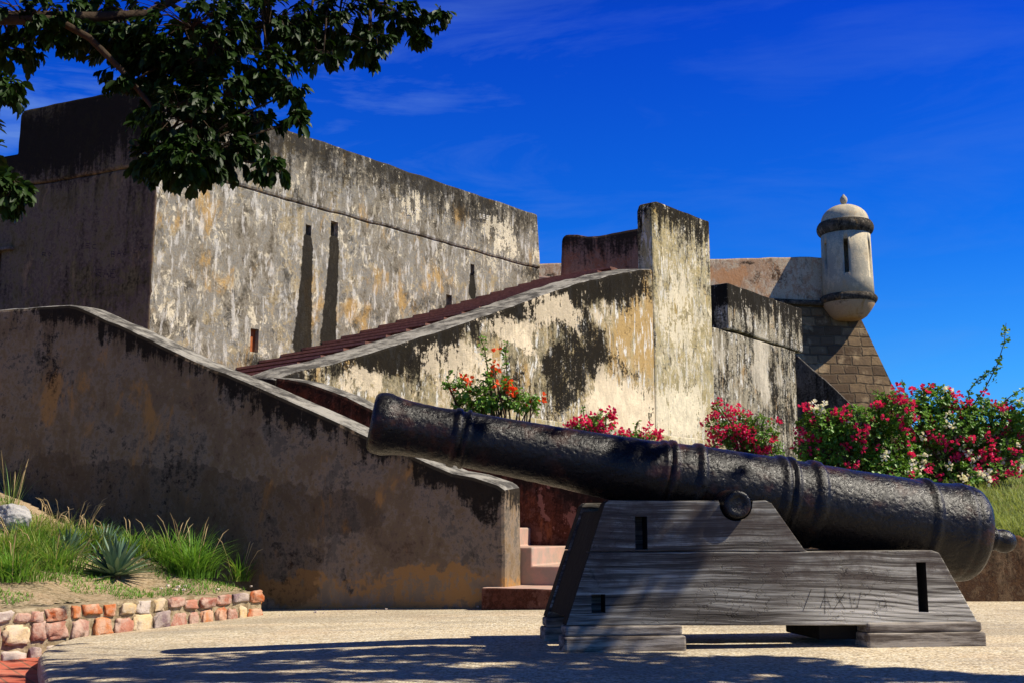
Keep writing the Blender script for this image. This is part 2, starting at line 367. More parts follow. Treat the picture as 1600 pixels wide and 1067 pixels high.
M_FRONT = plaster('shaded_stair_plaster', [(.12, .080, .048), (.18, .128, .085), (.19, .135, .075), (.25, .19, .135), (.15, .125, .095)], (.32, .23, .14),
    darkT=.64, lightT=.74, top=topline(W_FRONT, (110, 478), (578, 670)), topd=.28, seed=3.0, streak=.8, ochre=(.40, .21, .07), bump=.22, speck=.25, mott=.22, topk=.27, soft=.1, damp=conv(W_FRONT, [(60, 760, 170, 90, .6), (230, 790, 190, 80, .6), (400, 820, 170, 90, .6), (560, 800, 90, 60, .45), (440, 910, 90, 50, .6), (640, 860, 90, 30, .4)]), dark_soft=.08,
    bl=conv(W_FRONT, [(520, 905, 60, 28, .35), (640, 912, 130, 26, .4), (780, 905, 60, 34, .3)]),
    bo=conv(W_FRONT, [(640, 915, 170, 34, .5), (480, 925, 90, 26, .3), (110, 620, 90, 60, .05), (180, 640, 60, 50, .05)]),
    bd=conv(W_FRONT, [(40, 500, 130, 35, .16), (95, 560, 20, 70, .16), (260, 545, 90, 22, .10), (430, 640, 110, 30, .14), (560, 695, 80, 22, .14), (745, 775, 34, 40, .22), (680, 745, 50, 24, .16),
                      (150, 780, 190, 70, .07), (300, 820, 130, 70, .07), (30, 680, 60, 90, .09), (440, 900, 60, 60, .07)]))
M_INNER = plaster('dark_red_plaster', [(.08, .028, .016), (.12, .045, .03), (.06, .02, .012), (.16, .07, .05)], (.32, .15, .11), darkT=.60, lightT=.68, top=topline(W_INNER, (430, 590), (585, 641)), topd=.5, seed=8.0, streak=.6, mott=.3, ochre=(.35, .12, .05), bump=.3, bl=conv(W_INNER, [(862, 785, 9, 26, .5), (885, 820, 20, 26, .5), (845, 835, 9, 16, .3)]))  # light blobs: pinkish plaster patches with dappled sun painted in
M_DIAG = plaster('peeling_cream_plaster', [(.11, .095, .06), (.22, .185, .11), (.36, .30, .18), (.50, .38, .18), (.38, .35, .27)], (.92, .76, .52),
    darkT=.57, lightT=.645, mott=1.0, white=.95, dop=.98, dark_soft=.055, top=topline(W_DIAG, (470, 572), (1018, 423)), topd=.5, seed=5.0, streak=.6, ochre=(.50, .32, .12), bump=.55,
    bl=conv(W_DIAG, [(565, 592, 38, 26, .34), (600, 620, 26, 20, .12), (725, 575, 75, 50, .34), (690, 640, 60, 40, .12), (800, 520, 55, 32, .34), (875, 490, 55, 34, .34), (945, 485, 20, 30, .2), (830, 560, 16, 60, .2),
                     (1060, 500, 50, 70, .13), (1000, 650, 90, 50, .34), (1085, 640, 40, 60, .3), (960, 620, 50, 60, .24), (860, 640, 30, 40, .12), (1040, 600, 40, 50, .1)]),
    bo=conv(W_DIAG, [(1040, 470, 60, 110, .16), (1000, 560, 60, 90, .14), (1080, 580, 30, 90, .12), (750, 580, 90, 40, .12)]),
    bd=conv(W_DIAG, [(900, 540, 60, 55, .15), (915, 500, 22, 30, .10), (865, 575, 20, 40, .10), (600, 575, 40, 30, .12), (840, 640, 24, 40, .12), (940, 560, 14, 50, .10), (700, 610, 18, 30, .10), (980, 470, 30, 26, .10), (640, 590, 40, 40, .14), (880, 600, 45, 55, .12), (650, 545, 90, 24, .18), (800, 600, 40, 50, .16), (760, 470, 100, 22, .2), (930, 440, 90, 20, .2), (1075, 350, 40, 30, .14),
                     (1050, 560, 60, 90, -.12), (1000, 650, 100, 50, -.2)]))
M_PILLAR = plaster('pale_pillar_plaster', [(.30, .26, .14), (.34, .28, .15), (.50, .40, .20), (.40, .36, .24), (.56, .46, .26)], (.92, .80, .56), darkT=.575, lightT=.60, mott=.95, white=.7, top=topline(W_DIAG, (1022, 315), (1107, 345)), topd=.45, seed=17.0, streak=1.0, ochre=(.52, .36, .12), bump=.55, dop=.97, dark_soft=.07,
    bl=conv(W_DIAG, [(1060, 500, 40, 80, .2), (1080, 640, 30, 60, .25), (1040, 650, 50, 50, .3), (1070, 420, 20, 60, .08)]), bd=conv(W_DIAG, [(1040, 360, 30, 60, .08), (1095, 400, 16, 60, .08)]))
M_MAIN = plaster('mottled_grey_plaster', [(.10, .085, .06), (.19, .165, .12), (.27, .24, .18), (.24, .235, .21), (.42, .34, .20)], (.86, .76, .54),
    darkT=.63, lightT=.625, top=topline(W_MAIN, (352, 171), (843, 335)), topd=1.0, seed=1.0, streak=.55, dop=.88, mott=.9, white=.5, ochre=(.48, .30, .10), bump=.6, soft=.05,
    bl=conv(W_MAIN, [(780, 372, 34, 36, .3), (640, 325, 16, 28, .22), (400, 500, 24, 14, .2), (395, 545, 20, 20, .08), (590, 270, 30, 40, .05), (760, 420, 60, 20, .1), (300, 330, 60, 40, .06), (840, 400, 12, 14, .2), (620, 530, 30, 16, .12), (530, 510, 14, 50, .06), (700, 330, 25, 20, .12)]),
    bo=conv(W_MAIN, [(300, 340, 70, 50, .13), (340, 420, 60, 60, .05), (600, 440, 50, 40, .14), (500, 470, 20, 60, .10), (680, 430, 60, 30, .10), (560, 500, 40, 30, .12), (370, 590, 60, 20, .08)]),
    bs=conv(W_MAIN, [(481, 385, 9, 30, .9), (480, 415, 10, 36, .9), (478, 450, 11, 40, .9), (476, 485, 13, 42, .9), (474, 515, 15, 36, .9), (472, 540, 18, 28, .9), (522, 385, 9, 28, .9), (521, 412, 9.5, 34, .9), (519, 445, 10.5, 38, .9), (516, 480, 12, 42, .9), (514, 512, 13, 34, .9), (512, 534, 15, 26, .9),
                     (738, 436, 5, 20, .9), (738, 455, 7, 18, .9)]), bd=conv(W_MAIN, [(430, 575, 70, 26, .25), (600, 510, 60, 14, .12), (700, 480, 90, 12, .22), (830, 430, 40, 12, .3), (600, 250, 120, 50, .08), (740, 320, 120, 40, .12), (480, 210, 120, 40, .1)]))
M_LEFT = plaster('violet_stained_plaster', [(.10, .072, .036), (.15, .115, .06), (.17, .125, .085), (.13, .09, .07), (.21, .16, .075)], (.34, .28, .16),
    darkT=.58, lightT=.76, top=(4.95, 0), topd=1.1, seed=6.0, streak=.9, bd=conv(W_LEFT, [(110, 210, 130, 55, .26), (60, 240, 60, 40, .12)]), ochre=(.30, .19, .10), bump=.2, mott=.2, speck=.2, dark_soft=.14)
M_K = plaster('grey_black_plaster', [(.22, .19, .13), (.34, .29, .20), (.42, .36, .25), (.30, .27, .20)], (.66, .58, .44),
    darkT=.505, lightT=.62, mott=.9, white=.8, dop=.97, dark_soft=.07, top=topline(W_K, (1135, 442), (1253, 483)), topd=.6, seed=12.0, streak=1.1, bump=.5,
    bl=conv(W_K, [(1188, 560, 18, 50, .4), (1195, 600, 10, 40, .3), (1163, 500, 5, 26, .3), (1130, 560, 10, 40, .2), (1218, 590, 8, 24, .2)]),
    bd=conv(W_K, [(1210, 600, 8, 60, .2), (1150, 470, 40, 20, .15)]))
M_KSH = plaster('black_end_plaster', [(.10, .09, .08), (.16, .14, .12), (.13, .11, .09)], (.3, .26, .2), darkT=.5, lightT=.74, seed=2.2, bump=.3)
M_BACK = plaster('dusky_red_plaster', [(.16, .085, .062), (.22, .115, .085), (.18, .08, .05), (.20, .125, .10)], (.42, .26, .2), darkT=.62, lightT=.8, top=topline(W_BACK, (880, 366), (1000, 357)), topd=.5, seed=4.0, streak=.8, ochre=(.32, .13, .06), bump=.25, mott=.2, speck=.2)
M_FAR = plaster('tan_parapet_plaster', [(.46, .33, .21), (.55, .42, .28), (.60, .48, .33), (.48, .30, .18)], (.66, .55, .42), darkT=.70, lightT=.72, seed=15.0, streak=.3, ochre=(.55, .27, .12), bump=.5,
    bd=conv(W_FAR, [(1215, 430, 22, 22, .3), (1160, 412, 14, 5, .3), (1180, 440, 12, 8, .2), (860, 428, 12, 6, .3)]), bo=conv(W_FAR, [(1140, 430, 30, 16, .3)]))
M_TURRET = plaster('pale_turret_plaster', [(.42, .34, .22), (.54, .45, .30), (.60, .51, .35), (.40, .36, .27)], (.68, .58, .42), darkT=.74, lightT=.72, seed=9.0, streak=.5, ochre=(.52, .38, .22), bump=.2, mott=.12, speck=.2)
M_MOULD = plaster('mouldy_moulding', [(.10, .085, .065), (.15, .12, .09), (.08, .07, .055)], (.4, .34, .25), darkT=.55, lightT=.72, seed=1.9, bump=.4)
M_CORBEL = plaster('ochre_corbel_plaster', [(.48, .32, .18), (.56, .38, .22), (.52, .36, .20)], (.62, .48, .32), darkT=.72, lightT=.76, seed=2.9, streak=.3, bump=.3)
M_VOID = plain('deep_opening', (.02, .015, .012), .95, .05)
M_TERRA = plain('orange_brick_infill', (.42, .13, .045), .9, .1, 18, .5)
m = Mat('red_stair_tile'); a_ = m.noise(14, None, 5, .7)
M_STEP = m.out(m.mix(m.mr(a_, .4, .62), (.12, .050, .034), (.20, .088, .062)), .8, m.bump(a_, .3, .01), .3)
M_TEDGE = plain('worn_tile_edge', (.40, .20, .14), .8, .2)
m = Mat('pink_worn_tread'); a_ = m.noise(9, None, 6, .7)
M_PINK = m.out(m.mix(m.mr(a_, .4, .62), (.48, .30, .23), (.36, .28, .22)), .85, m.bump(a_, .3, .01), .2)

# ------------------------------------------------------------ near stair parapet (front wall)
T = [(-60, 489), (0, 484), (60, 479), (108, 476), (122, 479), (200, 513), (300, 561), (425, 613), (520, 655), (600, 691), (660, 718), (707, 738), (740, 744), (778, 756), (790, 764)]
pts = fu(T, W_FRONT); u1 = pts[-1][0]
pts = [(-7.5, pts[0][1]-.05)] + pts + [(u1+.004, -.4), (-7.5, -.4)]
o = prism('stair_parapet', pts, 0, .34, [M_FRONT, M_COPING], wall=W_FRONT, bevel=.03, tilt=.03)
props(o, 'shaded brown stair wall with pale sloping top, in front of the lower steps', 'wall')
# plinth and lower flight
ST = Wall(W_FRONT.o.x, W_FRONT.o.y, -20)
uR = W_FRONT.p(818, 900, .34)[0]
root = empty('lower_staircase', ST.w(uR, .4, 0), 'pinkish worn lower steps between the pier and the cannon', 'stairs')
stp = []; u = u1+.42; z = .14; stp = [(u, z)]
for k in range(12):
    z2 = z+.135 if k < 2 else z+.145; stp += [(u, z2)]; u2 = u-(.34); stp += [(u2, z2)]; u, z = u2, z2
stp += [(-6.5, z), (-6.5, -.3), (u1+.42, -.3)]
V = prism('flight', stp, .345, 1.299, [M_PINK, M_PINK], step=None, bevel=.012, seg=3)
V.rotation_euler = (0, 0, W_FRONT.a); V.parent = root; V.location = W_FRONT.o-root.location
p0 = W_FRONT.p(752, 912, -.10)[0]
V = prism('plinth', [(p0, .135), (p0+1.95, .135), (p0+1.95, -.35), (p0, -.35)], -.10, 1.29, [M_INNER, M_PINK], step=.12, jit=.006, bevel=.012)
V.rotation_euler = (0, 0, W_FRONT.a); V.parent = root; V.location = W_FRONT.o-root.location
# far parapet of the lower flight
T = [(425, 588), (450, 591), (480, 597), (540, 618), (585, 640)]
pts = fu(T, W_INNER); k = (pts[-1][1]-pts[1][1])/(pts[-1][0]-pts[1][0])
pts += [(.15, pts[-1][1]+k*(.15-pts[-1][0])), (.42, .96), (.42, -.3), (-2.9, -.3)]
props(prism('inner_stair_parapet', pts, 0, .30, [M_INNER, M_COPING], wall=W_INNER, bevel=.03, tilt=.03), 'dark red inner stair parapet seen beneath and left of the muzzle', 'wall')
# retaining wall on the right
RT = [(.78, .62), (1.6, .55), (3.0, .50), (3.9, W_RET.p(1500, 836)[1]), (W_RET.p(1600, 841)[0], W_RET.p(1600, 841)[1]), (12, .45), (12, -.35), (.78, -.35)]
M_RET = plaster('stained_low_wall', [(.09, .05, .028), (.13, .075, .04), (.07, .04, .026), (.18, .12, .07)], (.28, .19, .11), darkT=.60, lightT=.70, seed=21, streak=.4, ochre=(.28, .12, .05), bump=.6)
props(prism('retaining_wall', RT, 0, .26, [M_RET, M_RET], wall=W_RET, jit=.02, bevel=.03), 'low stained retaining wall holding the grass slope, behind the breech', 'wall')

# ------------------------------------------------------------ upper flight and its big parapet
T = [(430, 592), (462, 580), (520, 568), (560, 556), (612, 540), (700, 513), (765, 491), (847, 461), (897, 444), (930, 436), (967, 427), (1000, 421)]
pD = fu(T, W_DIAG); uE, zE = W_DIAG.p(1020, 421); uT = W_DIAG.p(1110, 400)[0]; zT = W_DIAG.p(1022, 314)[1]; zT2 = W_DIAG.p(1107, 345)[1]
pD += [(uE+.0, zE)]
o = prism('diagonal_parapet', pD + [(uE, -.2), (pD[0][0], -.2)], 0, .42, [M_DIAG, M_COPING], wall=W_DIAG, bevel=.03, tilt=.06)
rootD = empty('peeling_stair_wall', W_DIAG.o, 'tall peeling cream wall of the upper stairs with a square end pillar', 'wall')
o.name = 'sloping_parapet'; o.location = (0, 0, 0); o.parent = rootD
# end pillar (its left end is the shaded edge standing over the slope)
pp = [(uE+.001, -.2), (uE+.001, zT-.12), (uE+.05, zT-.02), (uE+.16, zT+.01), (uT, zT2), (uT, -.2)]
o = prism('end_pillar', pp, -.004, .25, [M_PILLAR, M_PILLAR], bevel=.03); o.rotation_euler = (0, 0, W_DIAG.a); o.parent = rootD
lz = 1.80
o = prism('base_ledge', [(2.9, lz), (uT+.1, lz-.02), (uT+.1, .3), (2.9, .3)], -.16, -.005, [M_PILLAR, M_COPING], jit=.01, bevel=.015); o.rotation_euler = (0, 0, W_DIAG.a); o.parent = rootD

rootU = empty('upper_staircase', W_DIAG.w(.6, .9, 1.9), 'long dark red flight of steps climbing beside the fort wall', 'stairs')
sA, sB = W_MAIN.p(459, 563), W_MAIN.p(843, 447); sk = (sB[1]-sA[1])/(sB[0]-sA[0])
us = .30; zs = sA[1]+sk*(us-sA[0]); ze = zE+.03; ue = us+(ze-zs)/sk; N = round((ue-us)/.292); stp = [(us, zs)]
for k in range(N):
    uu = us+(ue-us)*k/N; zz = zs+(ze-zs)*(k+1)/N
    stp += [(uu, zz-.028), (uu-.025, zz-.026), (uu-.025, zz), (uu+(ue-us)/N, zz)]
stp += [(7.55, ze), (7.55, 0), (us, 0)]
o = prism('flight', stp, .421, 1.799, [M_STEP, M_TEDGE], step=None, bevel=0)
for p in o.data.polygons:
    if p.normal.x < -.9 and p.area < .06: p.material_index = 1
    elif p.normal.z > .5: p.material_index = 0
o.name = 'flight'; o.rotation_euler = (0, 0, W_DIAG.a); o.location = W_DIAG.o-rootU.location; o.parent = rootU
# landing where the flights meet
V = []; Fc = []; box_geo(V, Fc, (-5.9, 10.55, .0), (-2.2, 12.0, 1.84)); 
props(mesh_obj('landing', V, Fc, M_PINK), kind='structure')

# back mass at the top of the stairs
T = [(876, 440), (878, 372), (884, 366), (902, 366), (918, 369), (935, 368), (1003, 355), (1060, 345)]
pts = fu(T, W_BACK); pts = [(pts[0][0], 3.0)] + pts + [(pts[-1][0], 3.0)]
props(prism('stairhead_wall', pts, 0, .5, [M_BACK, M_BACK], wall=W_BACK, bevel=.05, jit=.015), 'dusky red wall with rounded corner at the head of the stairs', 'wall')
W_SILL = Wall(0.4, 17.2, 0); pts = fu([(846, 429), (880, 437), (880, 470), (846, 470)], W_SILL)
props(prism('stairhead_ramp', [(pts[0][0]-.2, pts[0][1]), (pts[1][0]+.5, pts[1][1]-.05), (pts[2][0]+.5, 3), (pts[3][0]-.2, 3)], 0, .3, [M_PINK, M_PINK], wall=W_SILL), 'small pink sloping curb just right of the long fort wall end', 'curb')

# ------------------------------------------------------------ main fort wall
rootM = empty('fort_building', W_MAIN.w(0, 0, 1.8), 'big mottled grey fort block with slotted sunlit wall and shaded left face', 'fort')
uA = W_MAIN.p(243, 300)[0]; uB = W_MAIN.p(843.5, 400)[0]; zTop = W_MAIN.p(600, 252)[1]; zStr = W_MAIN.p(600, 354)[1]
o = prism('long_wall', [(uA, -.2), (uA, zStr), (uB, zStr), (uB, -.2)], 0, 1.0, [M_MAIN, M_MAIN], bevel=.02, wall=W_MAIN)
bx = []
for (x, y, w_, h_) in ((482, 360, 4.5, 7), (522.5, 358, 6, 10), (397.5, 532, 7, 17), (701.5, 470, 4.5, 8), (738, 422, 3, 8)):
    a = W_MAIN.p(x-w_, y+h_); b_ = W_MAIN.p(x+w_, y-h_); bx.append((a[0], b_[0], -.1, .34, a[1], b_[1]))
cut(o, bx); o.location = W_MAIN.o-rootM.location; o.parent = rootM
tops = fu([(352, 171), (500, 217), (600, 252), (720, 293), (843, 335)], W_MAIN, -.05)
o = prism('parapet', [(uA-.0, zStr+.002), (uA-.0, tops[0][1]-.0)] + tops + [(uB+.0, zStr+.002)], -.02, .55, [M_MAIN, M_COPING], bevel=.03); o.rotation_euler = (0, 0, W_MAIN.a); o.location = W_MAIN.o-rootM.location; o.parent = rootM
V = []; Fc = []
a, b_ = bx[2][0], bx[2][1]
box_geo(V, Fc, (a, .06, bx[2][4]), (b_, .3, bx[2][5]))
q = mesh_obj('niche_infill', V, Fc, M_TERRA); q.rotation_euler = (0, 0, W_MAIN.a); q.location = W_MAIN.o-rootM.location; q.parent = rootM
V = []; Fc = []
box_geo(V, Fc, (bx[1][0], .2, bx[1][4]), (bx[1][1], .33, bx[1][5])); box_geo(V, Fc, (bx[3][0], .2, bx[3][4]), (bx[3][1], .33, bx[3][5]))
q = mesh_obj('niche_infill', V, Fc, M_TERRA); q.rotation_euler = (0, 0, W_MAIN.a); q.location = W_MAIN.o-rootM.location; q.parent = rootM
# left face
uN = W_LEFT.p(29, 240)[0]; zN = W_LEFT.p(29, 241)[1]; zL = W_LEFT.p(100, 160)[1]; zSl = zStr
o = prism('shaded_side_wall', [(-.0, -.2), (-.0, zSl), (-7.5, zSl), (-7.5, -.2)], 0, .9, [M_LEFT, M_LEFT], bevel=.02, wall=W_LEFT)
a = W_LEFT.p(-14, 430); b_ = W_LEFT.p(3, 392)
cut(o, [(a[0], b_[0], -.1, .5, a[1], b_[1])]); o.location = W_LEFT.o-rootM.location; o.parent = rootM
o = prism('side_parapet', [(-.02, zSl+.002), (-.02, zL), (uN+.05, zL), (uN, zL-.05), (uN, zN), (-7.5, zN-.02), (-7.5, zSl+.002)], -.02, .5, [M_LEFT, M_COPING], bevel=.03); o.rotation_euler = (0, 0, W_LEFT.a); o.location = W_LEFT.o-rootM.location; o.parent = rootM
V = []; Fc = []; a = W_LEFT.p(-30, 398); b_ = W_LEFT.p(22, 387); box_geo(V, Fc, (a[0], -.06, a[1]), (b_[0], .0, b_[1]))
o = mesh_obj('lintel', V, Fc, M_KSH); o.rotation_euler = (0, 0, W_LEFT.a); o.location = W_LEFT.o-rootM.location; o.parent = rootM
# scratched writing
def strokes(name, wall, lines, wpx, mat, root, off=-.002, depth=.004):
    V = []; Fc = []
    for ln in lines:
        q = [wall.p(x, y, off) for x, y in ln]; q = [Vector((u_, off-depth*.3, z_)) for u_, z_ in q]
        s_ = abs(wall.p(ln[0][0]+wpx, ln[0][1], off)[0]-wall.p(ln[0][0], ln[0][1], off)[0])
        tube_geo(V, Fc, q, s_*.5, 4)
    for v in V: v.y = off + (v.y-off)*.15
    o = mesh_obj(name, V, Fc, mat); o.rotation_euler = (0, 0, wall.a); o.location = wall.o-root.location; o.parent = root; return o
M_INK = plain('faded_marker', (.035, .022, .04), .9, .05)
def letters(s, x, y, w_, h_, slant=0.0):
    G = {'I': [[(0.5, 0), (0.5, 1)]], 'R': [[(0, 1), (0, 0), (.8, .1), (.8, .42), (0, .5), (.9, 1)]], 'A': [[(0, 1), (.45, 0), (.9, 1)], [(.2, .6), (.7, .6)]], 'E': [[(.8, 0), (0, 0), (0, 1), (.8, 1)], [(0, .5), (.6, .5)]],
         'F': [[(.8, 0), (0, 0), (0, 1)], [(0, .5), (.6, .5)]], 'L': [[(0, 0), (0, 1), (.8, 1)]], 'B': [[(0, 0), (0, 1), (.7, .9), (.7, .6), (0, .5), (.6, .4), (.6, .1), (0, 0)]], 'S': [[(.8, .1), (.1, .1), (.1, .45), (.8, .55), (.8, .95), (0, .95)]],
         'G': [[(.8, .2), (.4, 0), (0, .4), (.3, 1), (.8, .85), (.8, .55), (.5, .55)]], 'D': [[(0, 0), (0, 1), (.7, .8), (.8, .3), (0, 0)]], 'C': [[(.8, .15), (.2, .1), (0, .5), (.2, .95), (.8, .9)]], 'O': [[(.4, 0), (0, .5), (.4, 1), (.8, .5), (.4, 0)]],
         'J': [[(.7, 0), (.6, .7), (.2, 1), (-.2, 1.1)]], 'X': [[(0, 0), (.9, 1.1)], [(.9, 0), (-.1, 1.1)]], 'W': [[(0, 0), (.2, 1), (.5, .3), (.7, 1), (1, 0)]], 'a': [[(.8, .4), (.2, .4), (.1, .9), (.7, .9), (.8, .4), (.9, 1)]], '/': [[(.9, -.2), (0, 1.1)]], '1': [[(.5, -.3), (.5, 1.4)]]}
    out = []
    for i, ch in enumerate(s):
        for ln in G.get(ch, []): out.append([(x+i*w_*1.25+a*w_, y+b*h_+slant*i) for a, b in ln])
    return out
strokes('graffiti', W_LEFT, letters('IRAE', 139, 421, 9, 12, .3)+letters('EC', 134, 381, 8, 7, 1)+letters('BAG EOF', 174, 393, 7, 9, -1.6)+letters('RO', 66, 395, 7, 6), .7, M_INK, rootM, -.003)
M_SCR = plain('scratched_lime', (.62, .58, .5), .9, .1)
strokes('scratched_letters', W_MAIN, letters('LBS', 750, 334, 4, 7, 1.5)+letters('LA', 640, 322, 7, 10, 0), 1.0, M_SCR, rootM, -.054)

# ------------------------------------------------------------ second block, end slab and buttress
rootK = empty('terrace_block', W_K.w(1, 0, 1.2), 'streaky black and grey block right of the end pillar, behind red flowers', 'fort wall')
uKa = W_K.p(1105, 480)[0]; uKb = W_K.p(1243, 560)[0]; uKc = W_K.p(1253, 520)[0]
s1 = W_K.p(1112, 507)[1]; s2 = W_K.p(1240, 548)[1]; kt1 = W_K.p(1135, 442); kt2 = W_K.p(1252, 483)
o = prism('lower_wall', [(uKa-2, -.2), (uKa-2, s1), (uKb, s2), (uKb, -.2)], 0, 1.3, [M_K, M_K], bevel=.02); o.rotation_euler = (0, 0, W_K.a); o.location = W_K.o-rootK.location; o.parent = rootK
o = prism('parapet', [(kt1[0], s1+.002), kt1, kt2, (uKc, s2+.002)], -.02, .5, [M_K, M_COPING], bevel=.03); o.rotation_euler = (0, 0, W_K.a); o.location = W_K.o-rootK.location; o.parent = rootK
W_BUT = Wall(5.35, 21.2, -12)
pts = fu([(1232, 545), (1243, 553), (1290, 593), (1337, 637), (1345, 650)], W_BUT)
pts = [(pts[0][0], .6)] + pts + [(pts[-1][0]+1.0, .6)]
props(prism('buttress', pts, 0, .35, [M_KSH, M_COPING], wall=W_BUT, bevel=.02), 'dark sloping buttress wall descending right toward the stone bastion', 'buttress')

# ------------------------------------------------------------ bastion and sentry turret
m = Mat('bastion_masonry'); x, y, z = m.sep(); cb = m.n('ShaderNodeCombineXYZ')
wob = m.noise(1.6, None, 3, .5, out=1)
m.set(cb, 0, m.ma('ADD', x, m.ma('MULTIPLY', m.sep(wob)[0], .30))); m.set(cb, 1, m.ma('ADD', z, m.ma('MULTIPLY', m.sep(wob)[1], .16)))
br = m.n('ShaderNodeTexBrick', offset=.45, squash=.8, squash_frequency=3); m.set(br, 0, cb.outputs[0])
for k_, v in (('Color1', (.09, .055, .028)), ('Color2', (.30, .20, .10)), ('Mortar', (.11, .08, .045))): m.set(br, k_, v)
m.set(br, 'Scale', 1); m.set(br, 'Mortar Size', .03); m.set(br, 'Mortar Smooth', .6); m.set(br, 'Brick Width', .56); m.set(br, 'Row Height', .29); m.set(br, 'Bias', -.1)
nz = m.noise(6, None, 7, .7); col = m.mix(m.mr(nz, .35, .65, 0, .6), br.outputs[0], (.12, .08, .05)); col = m.mix(m.mr(m.noise(2.2, None, 5), .52, .66, 0, .5), col, (.46, .33, .18))
M_MASON = m.out(col, .92, m.bump(m.ma('ADD', m.ma('MULTIPLY', m.ma('SUBTRACT', 1, br.outputs[1]), .8), m.ma('MULTIPLY', nz, .5)), .9, .06), .15)
rootB = empty('corner_bastion', W_FAR.w(-1, .5, 1), 'far battered bastion of brown stone blocks under a tan parapet', 'bastion')
def on_far(px, py, off=0): u_, z_ = W_FAR.p(px, py, off); return W_FAR.w(u_, off, z_)
e0 = W_FAR.p(1344, 498); e1 = W_FAR.p(1392, 618); sl_ = (e1[0]-e0[0])/(e1[1]-e0[1]); zt = W_FAR.p(1255, 478)[1]; zb = .2
ue_t = e0[0]+sl_*(zt-e0[1]); ue_b = e0[0]+sl_*(zb-e0[1])
V = [Vector((-14, 0, zb)), Vector((-14, 0, zt)), Vector((ue_t, 0, zt)), Vector((ue_b, -.9, zb)), Vector((-14, -.9, zb)),
     Vector((ue_t, 9, zt)), Vector((ue_b, 9, zb)), Vector((-14, 9, zt)), Vector((-14, 9, zb))]
Fc = [[4, 3, 2, 1], [3, 6, 5, 2], [1, 2, 5, 7], [4, 1, 7, 8], [8, 7, 5, 6]]
o = mesh_obj('masonry', V, Fc, M_MASON); o.rotation_euler = (0, 0, W_FAR.a); o.location = W_FAR.o-rootB.location; o.parent = rootB
uL = W_FAR.p(838, 420)[0]; uTu = W_FAR.p(1296, 430)[0]
pts = [(uL, W_FAR.p(846, 413)[1]), W_FAR.p(1112, 405), W_FAR.p(1152, 404), W_FAR.p(1250, 401.5), (uTu, W_FAR.p(1290, 403)[1]), (uTu, zt+.16), (uL, zt+.16)]
o = prism('parapet', pts, -.02, .6, [M_FAR, M_COPING], jit=.02, step=.3, bevel=.04); o.rotation_euler = (0, 0, W_FAR.a); o.location = W_FAR.o-rootB.location; o.parent = rootB
o = prism('string_moulding', [(uL, zt), (uL, zt+.158), (uTu, zt+.158), (uTu, zt)], -.16, .3, [M_MOULD, M_MOULD], jit=.01, bevel=.06); o.rotation_euler = (0, 0, W_FAR.a); o.location = W_FAR.o-rootB.location; o.parent = rootB

tcx = 1326; TY = 34.0; tb = atY(tcx, 475, TY)
rootT = empty('sentry_turret', Vector((tb.x, TY, atY(tcx, 500, TY).z)), 'pale round sentry turret with dome and finial at the bastion corner', 'turret')
def zt_(py): return atY(tcx, py, TY).z
sc_ = (atY(tcx+100, 430, TY).x-atY(tcx, 430, TY).x)/100
def lathe(name, prof, mat, root, seg=56, smooth=True, cx=None, cy=None):
    cx = tb.x if cx is None else cx; cy = TY if cy is None else cy; V = []; Fc = []
    for (r_, z_) in prof:
        for k in range(seg): a_ = 2*pi*k/seg; V.append(Vector((cx+r_*cos(a_), cy+r_*sin(a_), z_)))
    for i in range(len(prof)-1):
        for k in range(seg): k2 = (k+1) % seg; Fc.append([i*seg+k, i*seg+k2, (i+1)*seg+k2, (i+1)*seg+k])
    Fc.append(list(range(seg))[::-1]); Fc.append([(len(prof)-1)*seg+k for k in range(seg)])
    o = mesh_obj(name, local(V, root), Fc, mat, root, smooth)
    if smooth:
        bm = bmesh.new(); bm.from_mesh(o.data)
        for e in bm.edges:
            if len(e.link_faces) == 2 and e.calc_face_angle(0) > R(38): e.smooth = False
        bm.to_mesh(o.data); bm.free()
    return o
body = lathe('body', [(39.5*sc_, zt_(468)), (38.7*sc_, zt_(440)), (38*sc_, zt_(400)), (37.5*sc_, zt_(366))], M_TURRET, rootT, smooth=False)
for p in body.data.polygons: p.use_smooth = False
bx = []
# arrow slits by angle from the direction that faces the camera
body.parent = None; body.location = rootT.location
zc0, zc1 = zt_(434)-rootT.location.z, zt_(382)-rootT.location.z
vdir = math.atan2(-TY, -tb.x)
cutV = []; cutF = []
for (dx, ya, yb) in ((1326, 382, 434), (1295, 384, 416), (1361, 384, 439)):
    s_ = max(-.97, min(.97, (dx-tcx)/38.3)); a_ = vdir + math.asin(s_)
    rd = Vector((cos(a_), sin(a_), 0)); td = Vector((-sin(a_), cos(a_), 0)); k = len(cutV); hw = 3.2*sc_
    for r_ in (5*sc_, 48*sc_):
        for t_ in (-hw, hw):
            for zz in (zt_(yb), zt_(ya)): cutV.append(Vector((tb.x, TY, 0))+rd*r_+td*t_+Vector((0, 0, zz))-rootT.location)
    for q in ((0, 1, 3, 2), (4, 6, 7, 5), (0, 4, 5, 1), (2, 3, 7, 6), (0, 2, 6, 4), (1, 5, 7, 3)): cutF.append([k+i for i in q])
cobj = mesh_obj('cutter', cutV, cutF, M_TURRET); cobj.location = rootT.location
bmx = bmesh.new(); bmx.from_mesh(cobj.data); bmesh.ops.recalc_face_normals(bmx, faces=bmx.faces); bmx.to_mesh(cobj.data); bmx.free()
md = body.modifiers.new('cut', 'BOOLEAN'); md.object = cobj; md.solver = 'EXACT'; bpy.context.view_layer.update()
me = bpy.data.meshes.new_from_object(body.evaluated_get(bpy.context.evaluated_depsgraph_get())); body.modifiers.clear(); body.data = me; bpy.data.objects.remove(cobj)
body.parent = rootT; body.location = (0, 0, 0)
